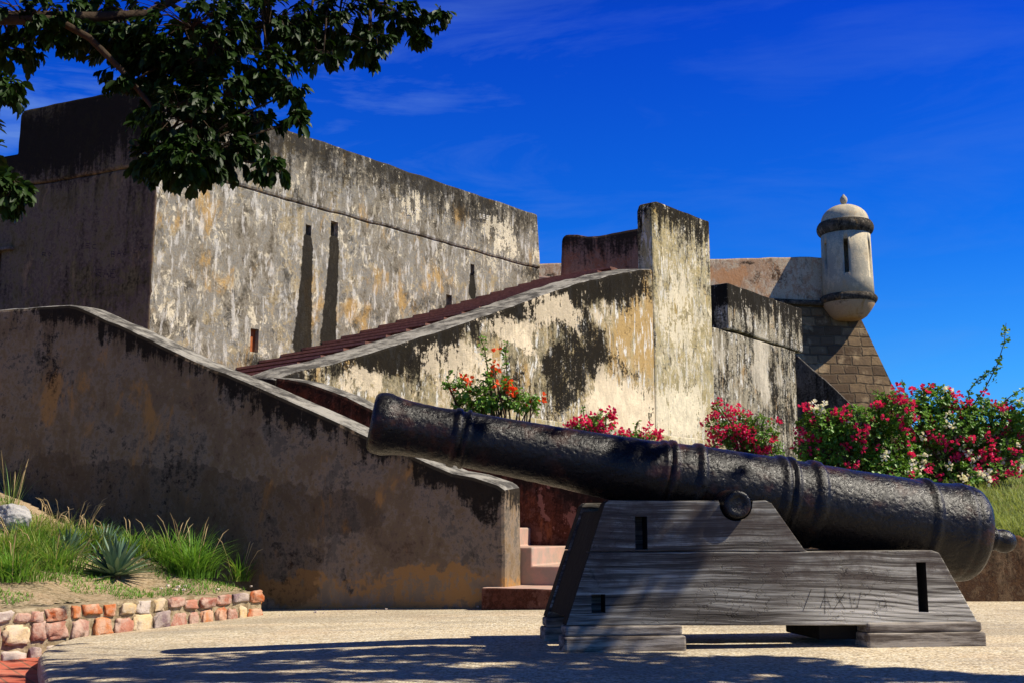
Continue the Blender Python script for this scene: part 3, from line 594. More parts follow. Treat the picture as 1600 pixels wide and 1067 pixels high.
for p in body.data.polygons: p.use_smooth = abs(p.normal.z) < .3 and p.area > .02
lathe('cornice', [(38*sc_, zt_(369)), (41*sc_, zt_(366)), (42.6*sc_, zt_(363.5)), (43.6*sc_, zt_(360)), (43.6*sc_, zt_(356.5)), (42.4*sc_, zt_(353)), (40*sc_, zt_(349.5)), (30*sc_, zt_(348))], M_MOULD, rootT)
dome = [(37*sc_, zt_(349))]
for k in range(0, 13): a_ = k/13*pi/2; dome.append((36.5*sc_*cos(a_)+.001, zt_(348)+(zt_(321)-zt_(348))*sin(a_)))
dome.append((5*sc_, zt_(320.6))); lathe('dome', dome, M_TURRET, rootT)
lathe('finial', [(4*sc_, zt_(321.5)), (3.2*sc_, zt_(319)), (4.6*sc_, zt_(318)), (5.6*sc_, zt_(315)), (5.8*sc_, zt_(312)), (4.6*sc_, zt_(309)), (2.4*sc_, zt_(306.5)), (1.2*sc_, zt_(304.5))], M_TURRET, rootT, 16)
lathe('base_moulding', [(36*sc_, zt_(476)), (41*sc_, zt_(475)), (43.2*sc_, zt_(472)), (44*sc_, zt_(469)), (43*sc_, zt_(466)), (40.5*sc_, zt_(463.5)), (30*sc_, zt_(463))], M_MOULD, rootT)
lathe('corbel', [(17*sc_, zt_(500)), (21*sc_, zt_(499)), (27*sc_, zt_(495)), (34*sc_, zt_(486)), (39*sc_, zt_(478)), (40*sc_, zt_(474))], M_CORBEL, rootT)

# low grey wall at the far right
W_GW = Wall(9.5, 22, 2); pts = fu([(1560, 660), (1640, 646)], W_GW)
props(prism('far_garden_wall', [(pts[0][0]-1.5, pts[0][1]-.05), pts[0], pts[1], (pts[1][0]+6, pts[1][1]), (pts[1][0]+6, .2), (pts[0][0]-1.5, .2)], 0, .3, [M_KSH, M_COPING], wall=W_GW), 'grey garden wall behind the flowers at the right edge', 'wall')

# ------------------------------------------------------------ rubble stone edging of the bed
def stone_mat(name, c1, c2):
    m = Mat(name); g_ = m.n('ShaderNodeNewGeometry').outputs['Random Per Island']; n_ = m.noise(9, None, 7, .7, .4)
    return m.out(m.mix(m.mr(n_, .38, .62), m.mix(g_, c1, c2), m.mix(.6, c2, (.5, .42, .34))), .88, m.bump(m.noise(22, None, 6, .7), .7, .02), .2)
SM = [stone_mat('orange_stone', (.34, .075, .02), (.58, .21, .06)), stone_mat('rose_stone', (.26, .07, .045), (.46, .20, .13)), stone_mat('ochre_stone', (.58, .38, .16), (.66, .50, .28)), stone_mat('plum_stone', (.16, .10, .11), (.30, .22, .22)), stone_mat('pale_stone', (.5, .42, .36), (.6, .5, .42))]
m = Mat('sandy_mortar'); n_ = m.noise(16, None, 7, .7)
M_MORTAR = m.out(m.mix(m.mr(n_, .35, .65), (.20, .145, .08), (.42, .34, .22)), .95, m.bump(n_, .8, .03), .1)
rootS = empty('stone_edging_wall', W_STONE.w(1, .1, -.15), 'low rubble wall of orange and rose stones edging the planting bed', 'wall')
Lw = 2.27
o = prism('mortar', [(-2.2, -.25), (-2.2, .10), (Lw, .10), (Lw, -.25)], .012, .32, [M_MORTAR, M_MORTAR], jit=.012, step=.07, bevel=.015); o.rotation_euler = (0, 0, W_STONE.a); o.location = W_STONE.o-rootS.location; o.parent = rootS
def stone_geo(V, Fc, c, r, seed):
    bm = bmesh.new(); bmesh.ops.create_icosphere(bm, subdivisions=3, radius=1); k = len(V)
    for v in bm.verts:
        p = v.co.copy(); q = Vector((abs(p.x)**.45*math.copysign(1, p.x), abs(p.y)**.45*math.copysign(1, p.y), abs(p.z)**.45*math.copysign(1, p.z)))
        q = q*.80 * (1+.42*noise.noise(p*1.2+Vector((seed*7.1, 0, seed)))+.24*noise.noise(p*3.1+Vector((seed, 3, 0))))
        V.append(Vector((c[0]+q.x*r[0], c[1]+q.y*r[1], c[2]+q.z*r[2])))
    for f in bm.faces: Fc.append([k+v.index for v in f.verts])
    bm.free()
V = []; Fc = []; mi = []; sd = 0
z0 = -.22
rows = [(-.175, .066), (-.045, .066), (.062, .042)]
for ri, (zc, rz) in enumerate(rows):
    u_ = -2.2+random.uniform(0, .05)
    while u_ < Lw-.05:
        r_ = min(random.uniform(.038, .095), (Lw-u_)/2+.004); f0 = len(Fc); big_ = False
        stone_geo(V, Fc, (u_+r_, .012+random.uniform(-.004, .01), zc+random.uniform(-.012, .012)+(.04 if big_ else 0)), (r_*1.06, random.uniform(.022, .034), rz*random.uniform(.8, 1.12)), sd); sd += 1
        mi += [random.choices(range(5), (.32, .3, .13, .15, .1))[0]]*(len(Fc)-f0); u_ += 2*r_+random.uniform(-.004, .022)
# stones seen on the end return
for k in range(5):
    f0 = len(Fc); stone_geo(V, Fc, (Lw, .07+.1*(k % 3), .03-.1*(k//3)), (.03, .05, .045), sd); sd += 1; mi += [k % 5]*(len(Fc)-f0)
o = mesh_obj('stones', V, Fc, SM, None, True, mi); o.rotation_euler = (0, 0, W_STONE.a); o.location = W_STONE.o-rootS.location; o.parent = rootS

# ------------------------------------------------------------ the gun
W_C = Wall(*(onZ(880, 1009, 0).xy), 8.0); CT = .10; CW = .64
m = Mat('black_painted_iron')
a_ = m.noise(46, m.vec((1, 1, 1)), 7, .7, .4); b_ = m.noise(11, None, 5, .6, .5); c_ = m.noise(120, None, 4, .6); p_ = m.vor(48, m.vm('ADD', m.co, m.vm('MULTIPLY', m.noise(20, None, 3, .5, out=1), (.05, .05, .05))), 'SMOOTH_F1', 0)
h = m.ma('ADD', m.ma('ADD', m.ma('MULTIPLY', a_, .9), m.ma('MULTIPLY', b_, .7)), m.ma('ADD', m.ma('MULTIPLY', c_, .12), m.ma('MULTIPLY', p_, .45)))
rust = m.mr(m.noise(5, None, 6, .7), .52, .66, 0, .75)
M_IRON = m.out(m.mix(rust, (.007, .006, .0065), (.045, .015, .009)), m.mr(a_, .3, .7, .20, .42), m.bump(h, .8, .0065), .28)
def on_axis(px, py): u_, z_ = W_C.p(px, py, CW/2); return W_C.w(u_, CW/2, z_)
def ay(x): return 660+.189*(x-590)
prof = [(579, 34), (580, 41), (583, 46), (588, 48.5), (598, 50.0), (605, 49.5), (612, 47.5), (629, 44.3), (650, 42.8), (670, 42.3), (690, 42.8), (704, 43.6), (706, 45.6), (711, 46.3), (715, 45.6), (717, 43.9), (722, 43.9), (724, 45.8), (728, 45.8), (731, 44.2),
        (780, 44.6), (835, 46.0), (890, 48.2), (950, 50.6), (1000, 52.6), (1022, 53.6), (1026, 55.5), (1031, 56.0), (1033, 54.6), (1036, 54.8), (1038, 58.0), (1044, 58.4), (1047, 56), (1058, 56.6), (1074, 57.8), (1077, 60.6), (1082, 61.4), (1086, 61.0), (1088, 59.2), (1094, 59.4),
        (1150, 61.5), (1200, 63.2), (1204, 65.3), (1209, 66.2), (1213, 65.6), (1215, 64), (1219, 64), (1221, 66.6), (1226, 66.8), (1229, 64.2), (1250, 65), (1256, 68), (1263, 68.6), (1267, 68), (1270, 65.4), (1330, 66.8), (1400, 69), (1426, 69.8), (1430, 72.4), (1437, 72.8), (1441, 70), (1447, 69.6), (1470, 72),
        (1480, 74), (1484, 75.5), (1490, 75.8), (1493, 74), (1499, 75.4), (1505, 75), (1512, 72.5), (1518, 67), (1523, 58), (1527, 46), (1530, 32), (1533, 20), (1541, 15.5), (1545, 15), (1549, 18.5), (1552, 18), (1555, 14.8), (1559, 16.5), (1565, 18.2), (1573, 17.5), (1580, 13.5), (1584, 8), (1586, 2)]
P0 = on_axis(590, ay(590)); P1 = on_axis(1560, ay(1560)); AX = (P1-P0).normalized()
A1 = AX.cross(Vector((0, 0, 1))).normalized(); A2 = A1.cross(AX)
# lift the reinforcing rings clear of the barrel
for i_ in range(3, len(prof)-18):
    x_, r_ = prof[i_]
    if (706 <= x_ <= 715) or (724 <= x_ <= 728) or (1026 <= x_ <= 1031) or (1038 <= x_ <= 1044) or (1077 <= x_ <= 1086) or (1204 <= x_ <= 1213) or (1221 <= x_ <= 1226) or (1256 <= x_ <= 1267) or (1430 <= x_ <= 1437): prof[i_] = (x_, r_+1.3)
    elif x_ in (717, 722, 1033, 1036, 1047, 1088, 1215, 1219, 1229, 1270, 1441): prof[i_] = (x_, r_-.6)
# resample profile finely
pf = []
for (x0, r0), (x1, r1) in zip(prof, prof[1:]):
    k = max(1, int((x1-x0)/3.0))
    for j in range(k): t = j/k; pf.append((x0+(x1-x0)*t, r0+(r1-r0)*t))
pf.append(prof[-1])
rootG = empty('cannon', on_axis(1150, 900), 'long black iron cannon barrel pointing up to the left on its wooden carriage', 'cannon')
SEG = 144; V = []; Fc = []
for i, (x, r_) in enumerate(pf):
    c_ = on_axis(x, ay(x)); s_ = c_.y/F*1.0; rr = r_*s_*.985
    for k in range(SEG):
        an = 2*pi*k/SEG; d_ = A1*cos(an)+A2*sin(an); q = c_+d_*rr
        n_ = noise.noise(q*7)*.0016+noise.noise(q*26+Vector((3, 0, 0)))*.0013+noise.noise(q*60)*.0010
        V.append(q+d_*n_*(1.2 if rr > .09 else .6))
for i in range(len(pf)-1):
    for k in range(SEG): k2 = (k+1) % SEG; Fc.append([i*SEG+k, i*SEG+k2, (i+1)*SEG+k2, (i+1)*SEG+k])
# recessed bore
bc = on_axis(579, ay(579)); b0 = len(V)
for dd, rr in ((.0, .062), (.35, .060)):
    for k in range(SEG): an = 2*pi*k/SEG; V.append(bc+AX*dd+(A1*cos(an)+A2*sin(an))*rr)
for k in range(SEG): k2 = (k+1) % SEG; Fc.append([k2, k, b0+k, b0+k2]); Fc.append([b0+k2, b0+k, b0+SEG+k, b0+SEG+k2])
Fc.append([b0+SEG+k for k in range(SEG)]); Fc.append([(len(pf)-1)*SEG+k for k in range(SEG)])
o = mesh_obj('barrel', local(V, rootG), Fc, M_IRON, rootG, True)
# trunnions
def cyl_geo(V, Fc, a, b, r0, r1, seg=28, cap=True, wob=0):
    ax = (b-a).normalized(); e1 = ax.cross(Vector((0, 0, 1))).normalized(); e2 = e1.cross(ax); k0 = len(V)
    ring = [(a, r0), (b-ax*.012, r1), (b-ax*.003, r1*.96), (b, r1*.86), (b+ax*.0, r1*.62), (b-ax*.006, r1*.5), (b-ax*.004, r1*.2)]
    for (c__, r__) in ring:
        for k in range(seg):
            an = 2*pi*k/seg; d_ = e1*cos(an)+e2*sin(an); V.append(c__+d_*r__*(1+wob*noise.noise(d_*1.4+c__)))
    for i in range(len(ring)-1):
        for k in range(seg): k2 = (k+1) % seg; Fc.append([k0+i*seg+k, k0+i*seg+k2, k0+(i+1)*seg+k2, k0+(i+1)*seg+k])
    Fc.append([k0+(len(ring)-1)*seg+k for k in range(seg)])
tu, tz = W_C.p(1153, 787, -.03)
for s_ in (-1, 1):
    V = []; Fc = []
    a = W_C.w(tu, CW/2+s_*.05, tz+.0); b_ = W_C.w(tu, CW/2+s_*(CW/2+.035), tz)
    cyl_geo(V, Fc, a, b_, .078, .066, 32, True, .10)
    mesh_obj('trunnion', local(V, rootG), Fc, M_IRON, rootG, True)

# ------------------------------------------------------------ carriage
m = Mat('weathered_grey_wood'); x, y, z = m.sep()
warp = m.noise(.9, m.vec((1, 1, 1.6)), 3, .5, .0)
zc = m.ma('ADD', z, m.ma('MULTIPLY', m.ma('SUBTRACT', warp, .5), .10))
cb = m.n('ShaderNodeCombineXYZ'); m.set(cb, 0, m.ma('MULTIPLY', x, .6)); m.set(cb, 1, m.ma('MULTIPLY', y, 14.)); m.set(cb, 2, m.ma('MULTIPLY', zc, 24.))
gr = m.noise(1.5, cb.outputs[0], 9, .72, .15)
cb2 = m.n('ShaderNodeCombineXYZ'); m.set(cb2, 0, m.ma('MULTIPLY', x, 2.2)); m.set(cb2, 1, m.ma('MULTIPLY', y, 60.)); m.set(cb2, 2, m.ma('MULTIPLY', zc, 150.))
fg = m.noise(1.3, cb2.outputs[0], 5, .65, .1)
wv = m.n('ShaderNodeTexWave', wave_type='BANDS', bands_direction='Z'); cb3 = m.n('ShaderNodeCombineXYZ'); m.set(cb3, 0, m.ma('MULTIPLY', x, .1)); m.set(cb3, 2, m.ma('ADD', zc, m.ma('MULTIPLY', m.ma('POWER', m.ma('SUBTRACT', x, 1.0), 2.0), .055)))
m.set(wv, 0, cb3.outputs[0]); m.set(wv, 'Scale', 14.0); m.set(wv, 'Distortion', 5.0); m.set(wv, 'Detail', 3); m.set(wv, 'Detail Scale', 1.2)
low = m.mr(z, .30, .20)
hh = m.ma('ADD', m.ma('MULTIPLY', gr, .8), m.ma('ADD', m.ma('MULTIPLY', fg, .35), m.ma('MULTIPLY', m.ma('MULTIPLY', m.ma('POWER', wv.outputs[1], .45), m.ma('MULTIPLY', low, m.mr(x, .95, 1.4))), .16)))
col = m.ramp(hh, [(.44, (.016, .013, .010)), (.56, (.12, .105, .088)), (.66, (.36, .34, .29)), (.84, (.72, .68, .60))])
dirt = m.mr(m.noise(3.2, m.vec((1, 1, 1.5)), 7, .7), .42, .60, 0, .8); dirt = m.ma('MULTIPLY', dirt, m.mr(z, .22, .32))
col = m.mix(dirt, col, (.075, .055, .045))
cr = m.n('ShaderNodeTexVoronoi', feature='DISTANCE_TO_EDGE'); m.set(cr, 0, m.vec((7, 20, 16), v=m.vm('ADD', m.co, m.vm('MULTIPLY', m.noise(9, None, 4, .7, out=1), (.18, 0, .12))))); m.set(cr, 'Scale', 1.6)
crk = m.mr(cr.outputs[0], .03, .0, 0, 1); crk = m.ma('MULTIPLY', crk, m.mr(m.noise(2.2), .46, .6))
col = m.mix(m.ma('MULTIPLY', crk, .55), col, (.02, .016, .013))
M_WOOD = m.out(col, .85, m.bump(m.ma('SUBTRACT', hh, m.ma('MULTIPLY', crk, .5)), .8, .006), .2)
m = Mat('brown_grey_foot_wood'); a_ = m.noise(3, m.vec((1.2, 6, 14)), 8, .7, .2); b_ = m.noise(40, None, 4, .7)
M_FOOT = m.out(m.mix(m.mr(a_, .38, .62), (.09, .07, .055), (.34, .30, .25)), .85, m.bump(m.ma('ADD', a_, m.ma('MULTIPLY', b_, .3)), .6, .006), .15)
M_WSHADE = plain('shade_black_wood', (.014, .012, .010), .9, .2, 14, .5)  # shade painted as near-black wood, for cheek ends and the space between

rootC = empty('gun_carriage', W_C.w(1.0, CW/2, 0), 'weathered grey wooden carriage carrying the cannon, with mortise slots and carvings', 'gun carriage')
up = [(945, 786), (951, 781), (1196, 781), (1206, 786), (1257, 858), (1262, 860.5)]
lo = [(1262, 860.5), (1456, 859), (1468, 863), (1531, 975)]
def cheek_pts(off): return fu(up, W_C, off) + fu(lo, W_C, off)[1:]
U = fu(up, W_C); Lo = fu(lo, W_C); zj = Lo[0][1]
bl_, br_ = W_C.p(884, 977), W_C.p(1531, 976); tl = U[0]
kk = (tl[0]-bl_[0])/(tl[1]-bl_[1]); uj = bl_[0]+kk*(zj-bl_[1])
# trunnion notch
def notch(c, r, n=12): return [(c[0]-r*cos(pi*i/n), c[1]-r*sin(pi*i/n)) for i in range(n+1)]
nr = .080; zt0 = U[1][1]; nz_ = tz
nn = [(tu-nr-.004, zt0), (tu-nr, nz_)] + notch((tu, nz_), nr)[1:-1] + [(tu+nr, nz_), (tu+nr+.004, zt0)]
upper = [(uj, zj+.0015), U[0], U[1]] + nn + [U[2], U[3], U[4], (Lo[0][0], zj+.0015)]
lower = [bl_, (uj, zj-.0015), (Lo[0][0], zj-.0015), Lo[1], Lo[2], br_]
def box_from_px(a, b, y0, y1): p = W_C.p(*a); q = W_C.p(*b); return (min(p[0], q[0]), max(p[0], q[0]), y0, y1, min(p[1], q[1]), max(p[1], q[1]))
for s_, y0 in ((0, 0.0), (1, CW-CT)):
    ck = bpy.data.objects.new('cheek', None)
    V = prism('cheek', lower, y0, y0+CT, M_WOOD, step=.05, jit=.0016, bevel=.006, wall=W_C)
    cut(V, [box_from_px((1431, 878), (1451, 956), y0-.02, y0+.094), box_from_px((924, 928), (946, 957), y0-.02, y0+.094)])
    V2 = prism('upper_timber', upper, y0, y0+CT, M_WOOD, step=.05, jit=.0016, bevel=.006, wall=W_C)
    cut(V2, [box_from_px((992, 806), (1012, 858), y0-.02, y0+.094)])
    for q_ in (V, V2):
        q_.data.materials.append(M_WSHADE); n_m = len(q_.data.materials)-1
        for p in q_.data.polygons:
            if p.normal.x < -.5: p.material_index = n_m  # left-facing ends, turned from the sun, take the painted shade
    V.location = W_C.o-rootC.location; V.parent = rootC
    V2.rotation_euler = (0, 0, 0); V2.location = (0, 0, 0); V2.parent = V
    for (xa, xb, xc) in ((880, 1066, 1070), (1352, 1534, 1537)):
        pa = W_C.p(xa, 1000)[0]; pb = W_C.p(xb, 1000)[0]; pc = W_C.p(xc, 1000)[0]
        zb_ = bl_[1]-.002; zm = zb_*.47
        if xa < 1000: aa = pa
        else: aa = pa
        f = prism('foot', [(aa+.01, zm+.001), (aa+.01, zb_), (pb, zb_), (pb, zm+.001)], y0-.014, y0+CT+.015, M_FOOT, step=.09, jit=.003, bevel=.011)
        f.parent = V
        f = prism('foot', [(aa, -.06), (aa, zm), (pc, zm), (pc, -.06)], y0-.03, y0+CT+.028, M_FOOT, step=.09, jit=.003, bevel=.011)
        f.parent = V
    if s_ == 0:
        L1 = letters('/', 1255, 925, 14, 26)+letters('1', 1284, 925, 10, 24)+letters('AXW', 1282, 925, 18, 24, 0)+letters('a', 1372, 930, 15, 20)
        G = strokes('carved_letters', W_C, L1, .8, M_VOID, rootC, -.0012, .002); G.location = (0, 0, 0); G.rotation_euler = (0, 0, 0); G.parent = V
# transoms joining the cheeks; first a sloping board added to paint the gap's shade black
sb_ = (bl_[0]+.012+kk*.03, bl_[1]+.03); st_ = (bl_[0]+.012+kk*(U[0][1]-.03-bl_[1]), U[0][1]-.03)
f = prism('shade_board', [sb_, st_, (st_[0]+.07, st_[1]), (sb_[0]+.07, sb_[1])], CT+.001, CW-CT-.001, M_WSHADE, step=None, bevel=.006); f.rotation_euler = (0, 0, W_C.a); f.location = W_C.o-rootC.location; f.parent = rootC
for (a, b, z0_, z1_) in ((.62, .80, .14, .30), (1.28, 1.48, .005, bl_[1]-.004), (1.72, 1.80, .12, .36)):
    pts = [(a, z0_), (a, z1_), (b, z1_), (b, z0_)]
    f = prism('transom', pts, CT+.001, CW-CT-.001, M_WSHADE, step=None, bevel=.008); f.rotation_euler = (0, 0, W_C.a); f.location = W_C.o-rootC.location; f.parent = rootC

# ------------------------------------------------------------ foliage generators
def leaves_geo(bases, dirs, ups, L_, W_, fold=.25, droop=.2):
    """arrays -> verts, faces: six-point leaves folded on the midrib"""
    n = len(bases); B = np.array(bases); D = np.array(dirs); U_ = np.array(ups)
    D /= np.linalg.norm(D, axis=1)[:, None]+1e-9
    S = np.cross(D, U_); S /= np.linalg.norm(S, axis=1)[:, None]+1e-9; Nn = np.cross(S, D)
    L_ = np.asarray(L_)*np.ones(n); W_ = np.asarray(W_)*np.ones(n)
    def P(t, s, h): return B+D*(L_*t)[:, None]+S*(W_*s)[:, None]+Nn*(W_*h)[:, None]-np.array([0, 0, 1])*(L_*droop*t*t)[:, None]
    pts = np.stack([P(0, 0, 0), P(.38, -.42, fold), P(.75, -.46, fold), P(1.0, 0, 0), P(.75, .46, fold), P(.38, .42, fold), P(.5, 0, 0)], 1)
    V = pts.reshape(-1, 3); o_ = np.arange(n)[:, None]*7
    Fq = np.concatenate([o_+[0, 1, 6], o_+[1, 2, 6], o_+[2, 3, 6], o_+[3, 4, 6], o_+[4, 5, 6], o_+[5, 0, 6]], 0)
    return V, Fq
def arr_obj(name, V, Fq, mat, parent):
    me = bpy.data.meshes.new(name); nv = len(V); nf = len(Fq); k = Fq.shape[1]
    me.vertices.add(nv); me.vertices.foreach_set('co', np.asarray(V, dtype=np.float32).ravel())
    me.loops.add(nf*k); me.loops.foreach_set('vertex_index', Fq.astype(np.int32).ravel())
    me.polygons.add(nf); me.polygons.foreach_set('loop_start', np.arange(nf, dtype=np.int32)*k); me.polygons.foreach_set('loop_total', np.full(nf, k, dtype=np.int32))
    me.update(calc_edges=True); me.validate(); me.materials.append(mat)
    o = bpy.data.objects.new(name, me); C.objects.link(o)
    if parent: o.parent = parent
    return o
def rosette(tip, ax, n, ln, acc, spread=.9, jl=.35, dr=.25):
    """a whorl of leaves at the end of a twig"""
    ax = ax.normalized(); e1 = ax.orthogonal().normalized(); e2 = ax.cross(e1)
    for k in range(n):
        an = 2*pi*k/n+random.uniform(-.4, .4); sp = random.uniform(.45, 1.15)*spread
        d_ = (ax*cos(sp)+(e1*cos(an)+e2*sin(an))*sin(sp)+Vector((0, 0, -dr))).normalized()
        acc[0].append(tuple(tip-ax*random.uniform(0, .05))); acc[1].append(tuple(d_)); acc[2].append(tuple((ax+Vector((random.uniform(-.3, .3), random.uniform(-.3, .3), .35))).normalized()))
        acc[3].append(ln*random.uniform(1-jl, 1+jl*.6))

# ------------------------------------------------------------ tree overhead
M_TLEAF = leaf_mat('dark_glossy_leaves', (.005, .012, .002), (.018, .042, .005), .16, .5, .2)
M_BARK = plain('brown_bark', (.06, .04, .024), .9, .15, 16, .8)
TR = Vector((-5.0, 4.6, -.17))
rootTr = empty('shade_tree', TR, 'dark leafy tree whose branches hang over the upper left corner', 'tree')
V = []; Fc = []
fork = Vector((-4.7, 4.8, 2.2))
tube_geo(V, Fc, [TR-Vector((0, 0, .3)), TR+Vector((.02, 0, .3)), TR+Vector((.15, .1, 1.3)), fork], [.24, .19, .16, .14], 12)
mesh_obj('trunk', local(V, rootTr), Fc, M_BARK, rootTr, True)
BL = []  # px, py, rx, ry, depth, tips
vis = [(40, 30, 120, 38, 5.6, 55), (20, 75, 60, 25, 5.8, 26), (10, 140, 32, 30, 5.3, 30), (16, 300, 36, 34, 5.5, 40), (-20, 230, 20, 60, 5.6, 14), (150, 20, 90, 35, 6.0, 45), (190, 60, 60, 30, 5.8, 32),
       (300, 45, 120, 55, 5.8, 90), (270, 110, 90, 50, 5.9, 75), (420, 40, 110, 55, 6.1, 95), (530, 35, 95, 42, 6.3, 80), (620, 25, 55, 28, 6.3, 34), (652, 48, 38, 18, 6.4, 15), (683, 26, 26, 10, 6.4, 8), (575, 68, 55, 24, 6.2, 24), (580, 92, 16, 16, 6.2, 5),
       (290, 190, 95, 60, 5.7, 85), (350, 150, 80, 50, 5.9, 60), (300, 255, 70, 42, 5.6, 72), (250, 150, 60, 50, 5.9, 40), (405, 195, 40, 26, 5.8, 20), (480, 70, 40, 30, 6.1, 26), (100, 55, 60, 26, 5.7, 24), (240, 250, 36, 44, 5.7, 36), (210, 90, 80, 50, 5.9, 50), (330, 90, 120, 60, 5.9, 60), (360, 245, 45, 38, 5.7, 30), (195, 130, 28, 14, 5.7, 8),
       (420, 110, 45, 35, 5.9, 30), (455, 145, 28, 26, 5.8, 14), (466, 190, 20, 24, 5.8, 9), (425, 262, 36, 26, 5.7, 14), (400, 225, 30, 20, 5.7, 8), (505, 90, 30, 20, 6.0, 10)]
off = [(-150, 0, 90, 60, 5.6, 40), (100, -120, 200, 80, 6.0, 120), (350, -120, 180, 80, 6.0, 120), (560, -90, 120, 60, 6.3, 60), (-80, 120, 60, 60, 5.4, 25), (-200, 250, 80, 90, 5.6, 40)]
acc = ([], [], [], []); TV = []; TF = []
limb1 = [fork, atY(-200, -30, 5.6), atY(-40, 28, 5.6), atY(60, 26, 5.6), atY(150, 27, 5.7), atY(230, 22, 5.9), atY(330, -30, 6.0), atY(470, -20, 6.2), atY(600, 10, 6.3)]
limb2 = [fork, atY(-160, 30, 5.5), atY(90, 32, 5.55), atY(140, 60, 5.6), atY(190, 110, 5.7), atY(240, 170, 5.7), atY(280, 230, 5.7), atY(310, 265, 5.65)]
limb3 = [fork, atY(-200, 180, 5.3), atY(-60, 250, 5.4), atY(0, 290, 5.5)]
LV = []; LF = []
tube_geo(LV, LF, limb1, [.10, .055, .034, .028, .026, .024, .020, .014, .006], 8); tube_geo(LV, LF, limb2, [.07, .04, .022, .018, .016, .013, .010, .006], 8); tube_geo(LV, LF, limb3, [.06, .03, .016, .008], 6)
spine = []
for lb in (limb1, limb2, limb3):
    for a, b_ in zip(lb, lb[1:]):
        for j in range(6): spine.append(a.lerp(b_, j/6))
def blob_tips(px, py, rx, ry, Y, n, out):
    c = atY(px, py, Y); s_ = Y/F
    for _ in range(n):
        while True:
            q = Vector((random.uniform(-1, 1), random.uniform(-1, 1), random.uniform(-1, 1)))
            if q.length < 1: break
        out.append((c+Vector((q.x*rx*s_, q.y*max(rx, ry)*s_*1.0, q.z*ry*s_)), c))
tips = []
for bdef in vis+off: blob_tips(*bdef, tips)
cen = {}
for t_, c in tips:
    key = tuple(round(x, 3) for x in c)
    if key not in cen:
        nb = min(spine, key=lambda q: (q-c).length); cen[key] = nb
        md = (nb+c)/2+Vector((0, 0, .04)); tube_geo(LV, LF, [nb, md, c], [.009, .007, .004], 5)
    md = (t_+c)/2+Vector((random.uniform(-.03, .03), random.uniform(-.03, .03), .03))
    if random.random() < .55: tube_geo(TV, TF, [c, md, t_], [.0035, .0028, .0016], 4)
    rosette(t_, (t_-c)+Vector((random.uniform(-.05, .05), random.uniform(-.05, .05), -.02)), random.randint(13, 17), .058, acc, .85, .4, .75)
mesh_obj('branch', local(LV, rootTr), LF, M_BARK, rootTr, True)
mesh_obj('twigs', local(TV, rootTr), TF, M_BARK, rootTr)
ln = np.array(acc[3]); Vn, Fn = leaves_geo(acc[0], acc[1], acc[2], ln, ln*.50, .18, .22)
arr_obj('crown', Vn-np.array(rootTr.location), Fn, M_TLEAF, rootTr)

# second tree, out of frame to the right: its crown throws the dapple on the paving and the gun
TR2 = Vector((6.6, 1.6, -.02))
rootT2 = empty('plaza_tree', TR2, 'spreading tree beside the plaza that dapples the paving and cannon with shade', 'tree')
V = []; Fc = []; fk = Vector((6.2, 2.0, 3.0))
tube_geo(V, Fc, [TR2-Vector((0, 0, .3)), TR2+Vector((0, .05, .5)), TR2+Vector((-.15, .2, 1.8)), fk], [.30, .22, .19, .17], 12)
mesh_obj('trunk', local(V, rootT2), Fc, M_BARK, rootT2, True)
def above(px, py, h, z=0.0, X=None):
    g_ = onZ(px, py, z) if X is None else X; return g_+SD*((h-z)/SD.z)
def seen(p):
    v = cam.matrix_world.inverted() @ p
    return v.z < -.1 and abs(v.x/-v.z*F) < 840 and v.y/-v.z*F < 575
bpy.context.view_layer.update()
acc = ([], [], [], []); LV = []; LF = []; cents = []
def shade(px, py, rx, ry, n, h, z=0.0, target=None):
    """leaf clump hung on the sun's line over a given spot of the place"""
    c = above(px, py, h, z, target); cents.append(c)
    for _ in range(n):
        while True:
            q = Vector((random.uniform(-1, 1), random.uniform(-1, 1), random.uniform(-1, 1)))
            if q.length < 1: break
        t_ = c+Vector((q.x*rx, q.y*ry, q.z*.16))
        if seen(t_): continue
        rosette(t_, q+Vector((0, 0, .3)), random.randint(6, 9), .068, acc)
for k in range(117):                                   # the long band in front of the gun
    px = 70+(k % 39)*42+random.uniform(-20, 20); top_ = 1004 if px < 820 else (1011 if px < 1180 else 1012+(px-1180)*.085); py = top_+42*random.random()**1.1+(6 if px < 300 else 0)
    shade(px, py, .25, .10, 30, 3.6+random.uniform(-.3, .5))
for k in range(30):
    shade(60+k*58+random.uniform(-30, 30), 1100+random.uniform(-10, 30), .26, .16, 24, 3.8+random.uniform(-.3, .4))
for k in range(9): shade(130+k*110+random.uniform(-30, 30), 1006+random.uniform(-3, 6), .16, .035, 4, 3.7)
for k in range(5): shade(20+random.uniform(-30, 40), 1020+k*12, .15, .05, 6, 3.7, -.17)
for (u_, v_, z_, rx, ry, n_) in ((.30, -.02, .50, .12, .10, 15), (.22, -.02, .36, .10, .06, 10), (.45, -.02, .60, .09, .08, 9), (.55, -.02, .40, .07, .05, 4)):
    shade(0, 0, rx, ry, n_, 3.7, z_, W_C.w(u_, v_, z_))
for (px, py, rx, n_) in ((975, 730, .10, 12), (745, 655, .05, 4), (860, 700, .05, 3), (1130, 740, .03, 2)):
    q = on_axis(px, py); shade(0, 0, rx, .12, n_, 3.9, q.z, q-Vector((0, .15, 0)))
for (px, py, rx, n_) in ((1090, 1000, .2, 0),): pass
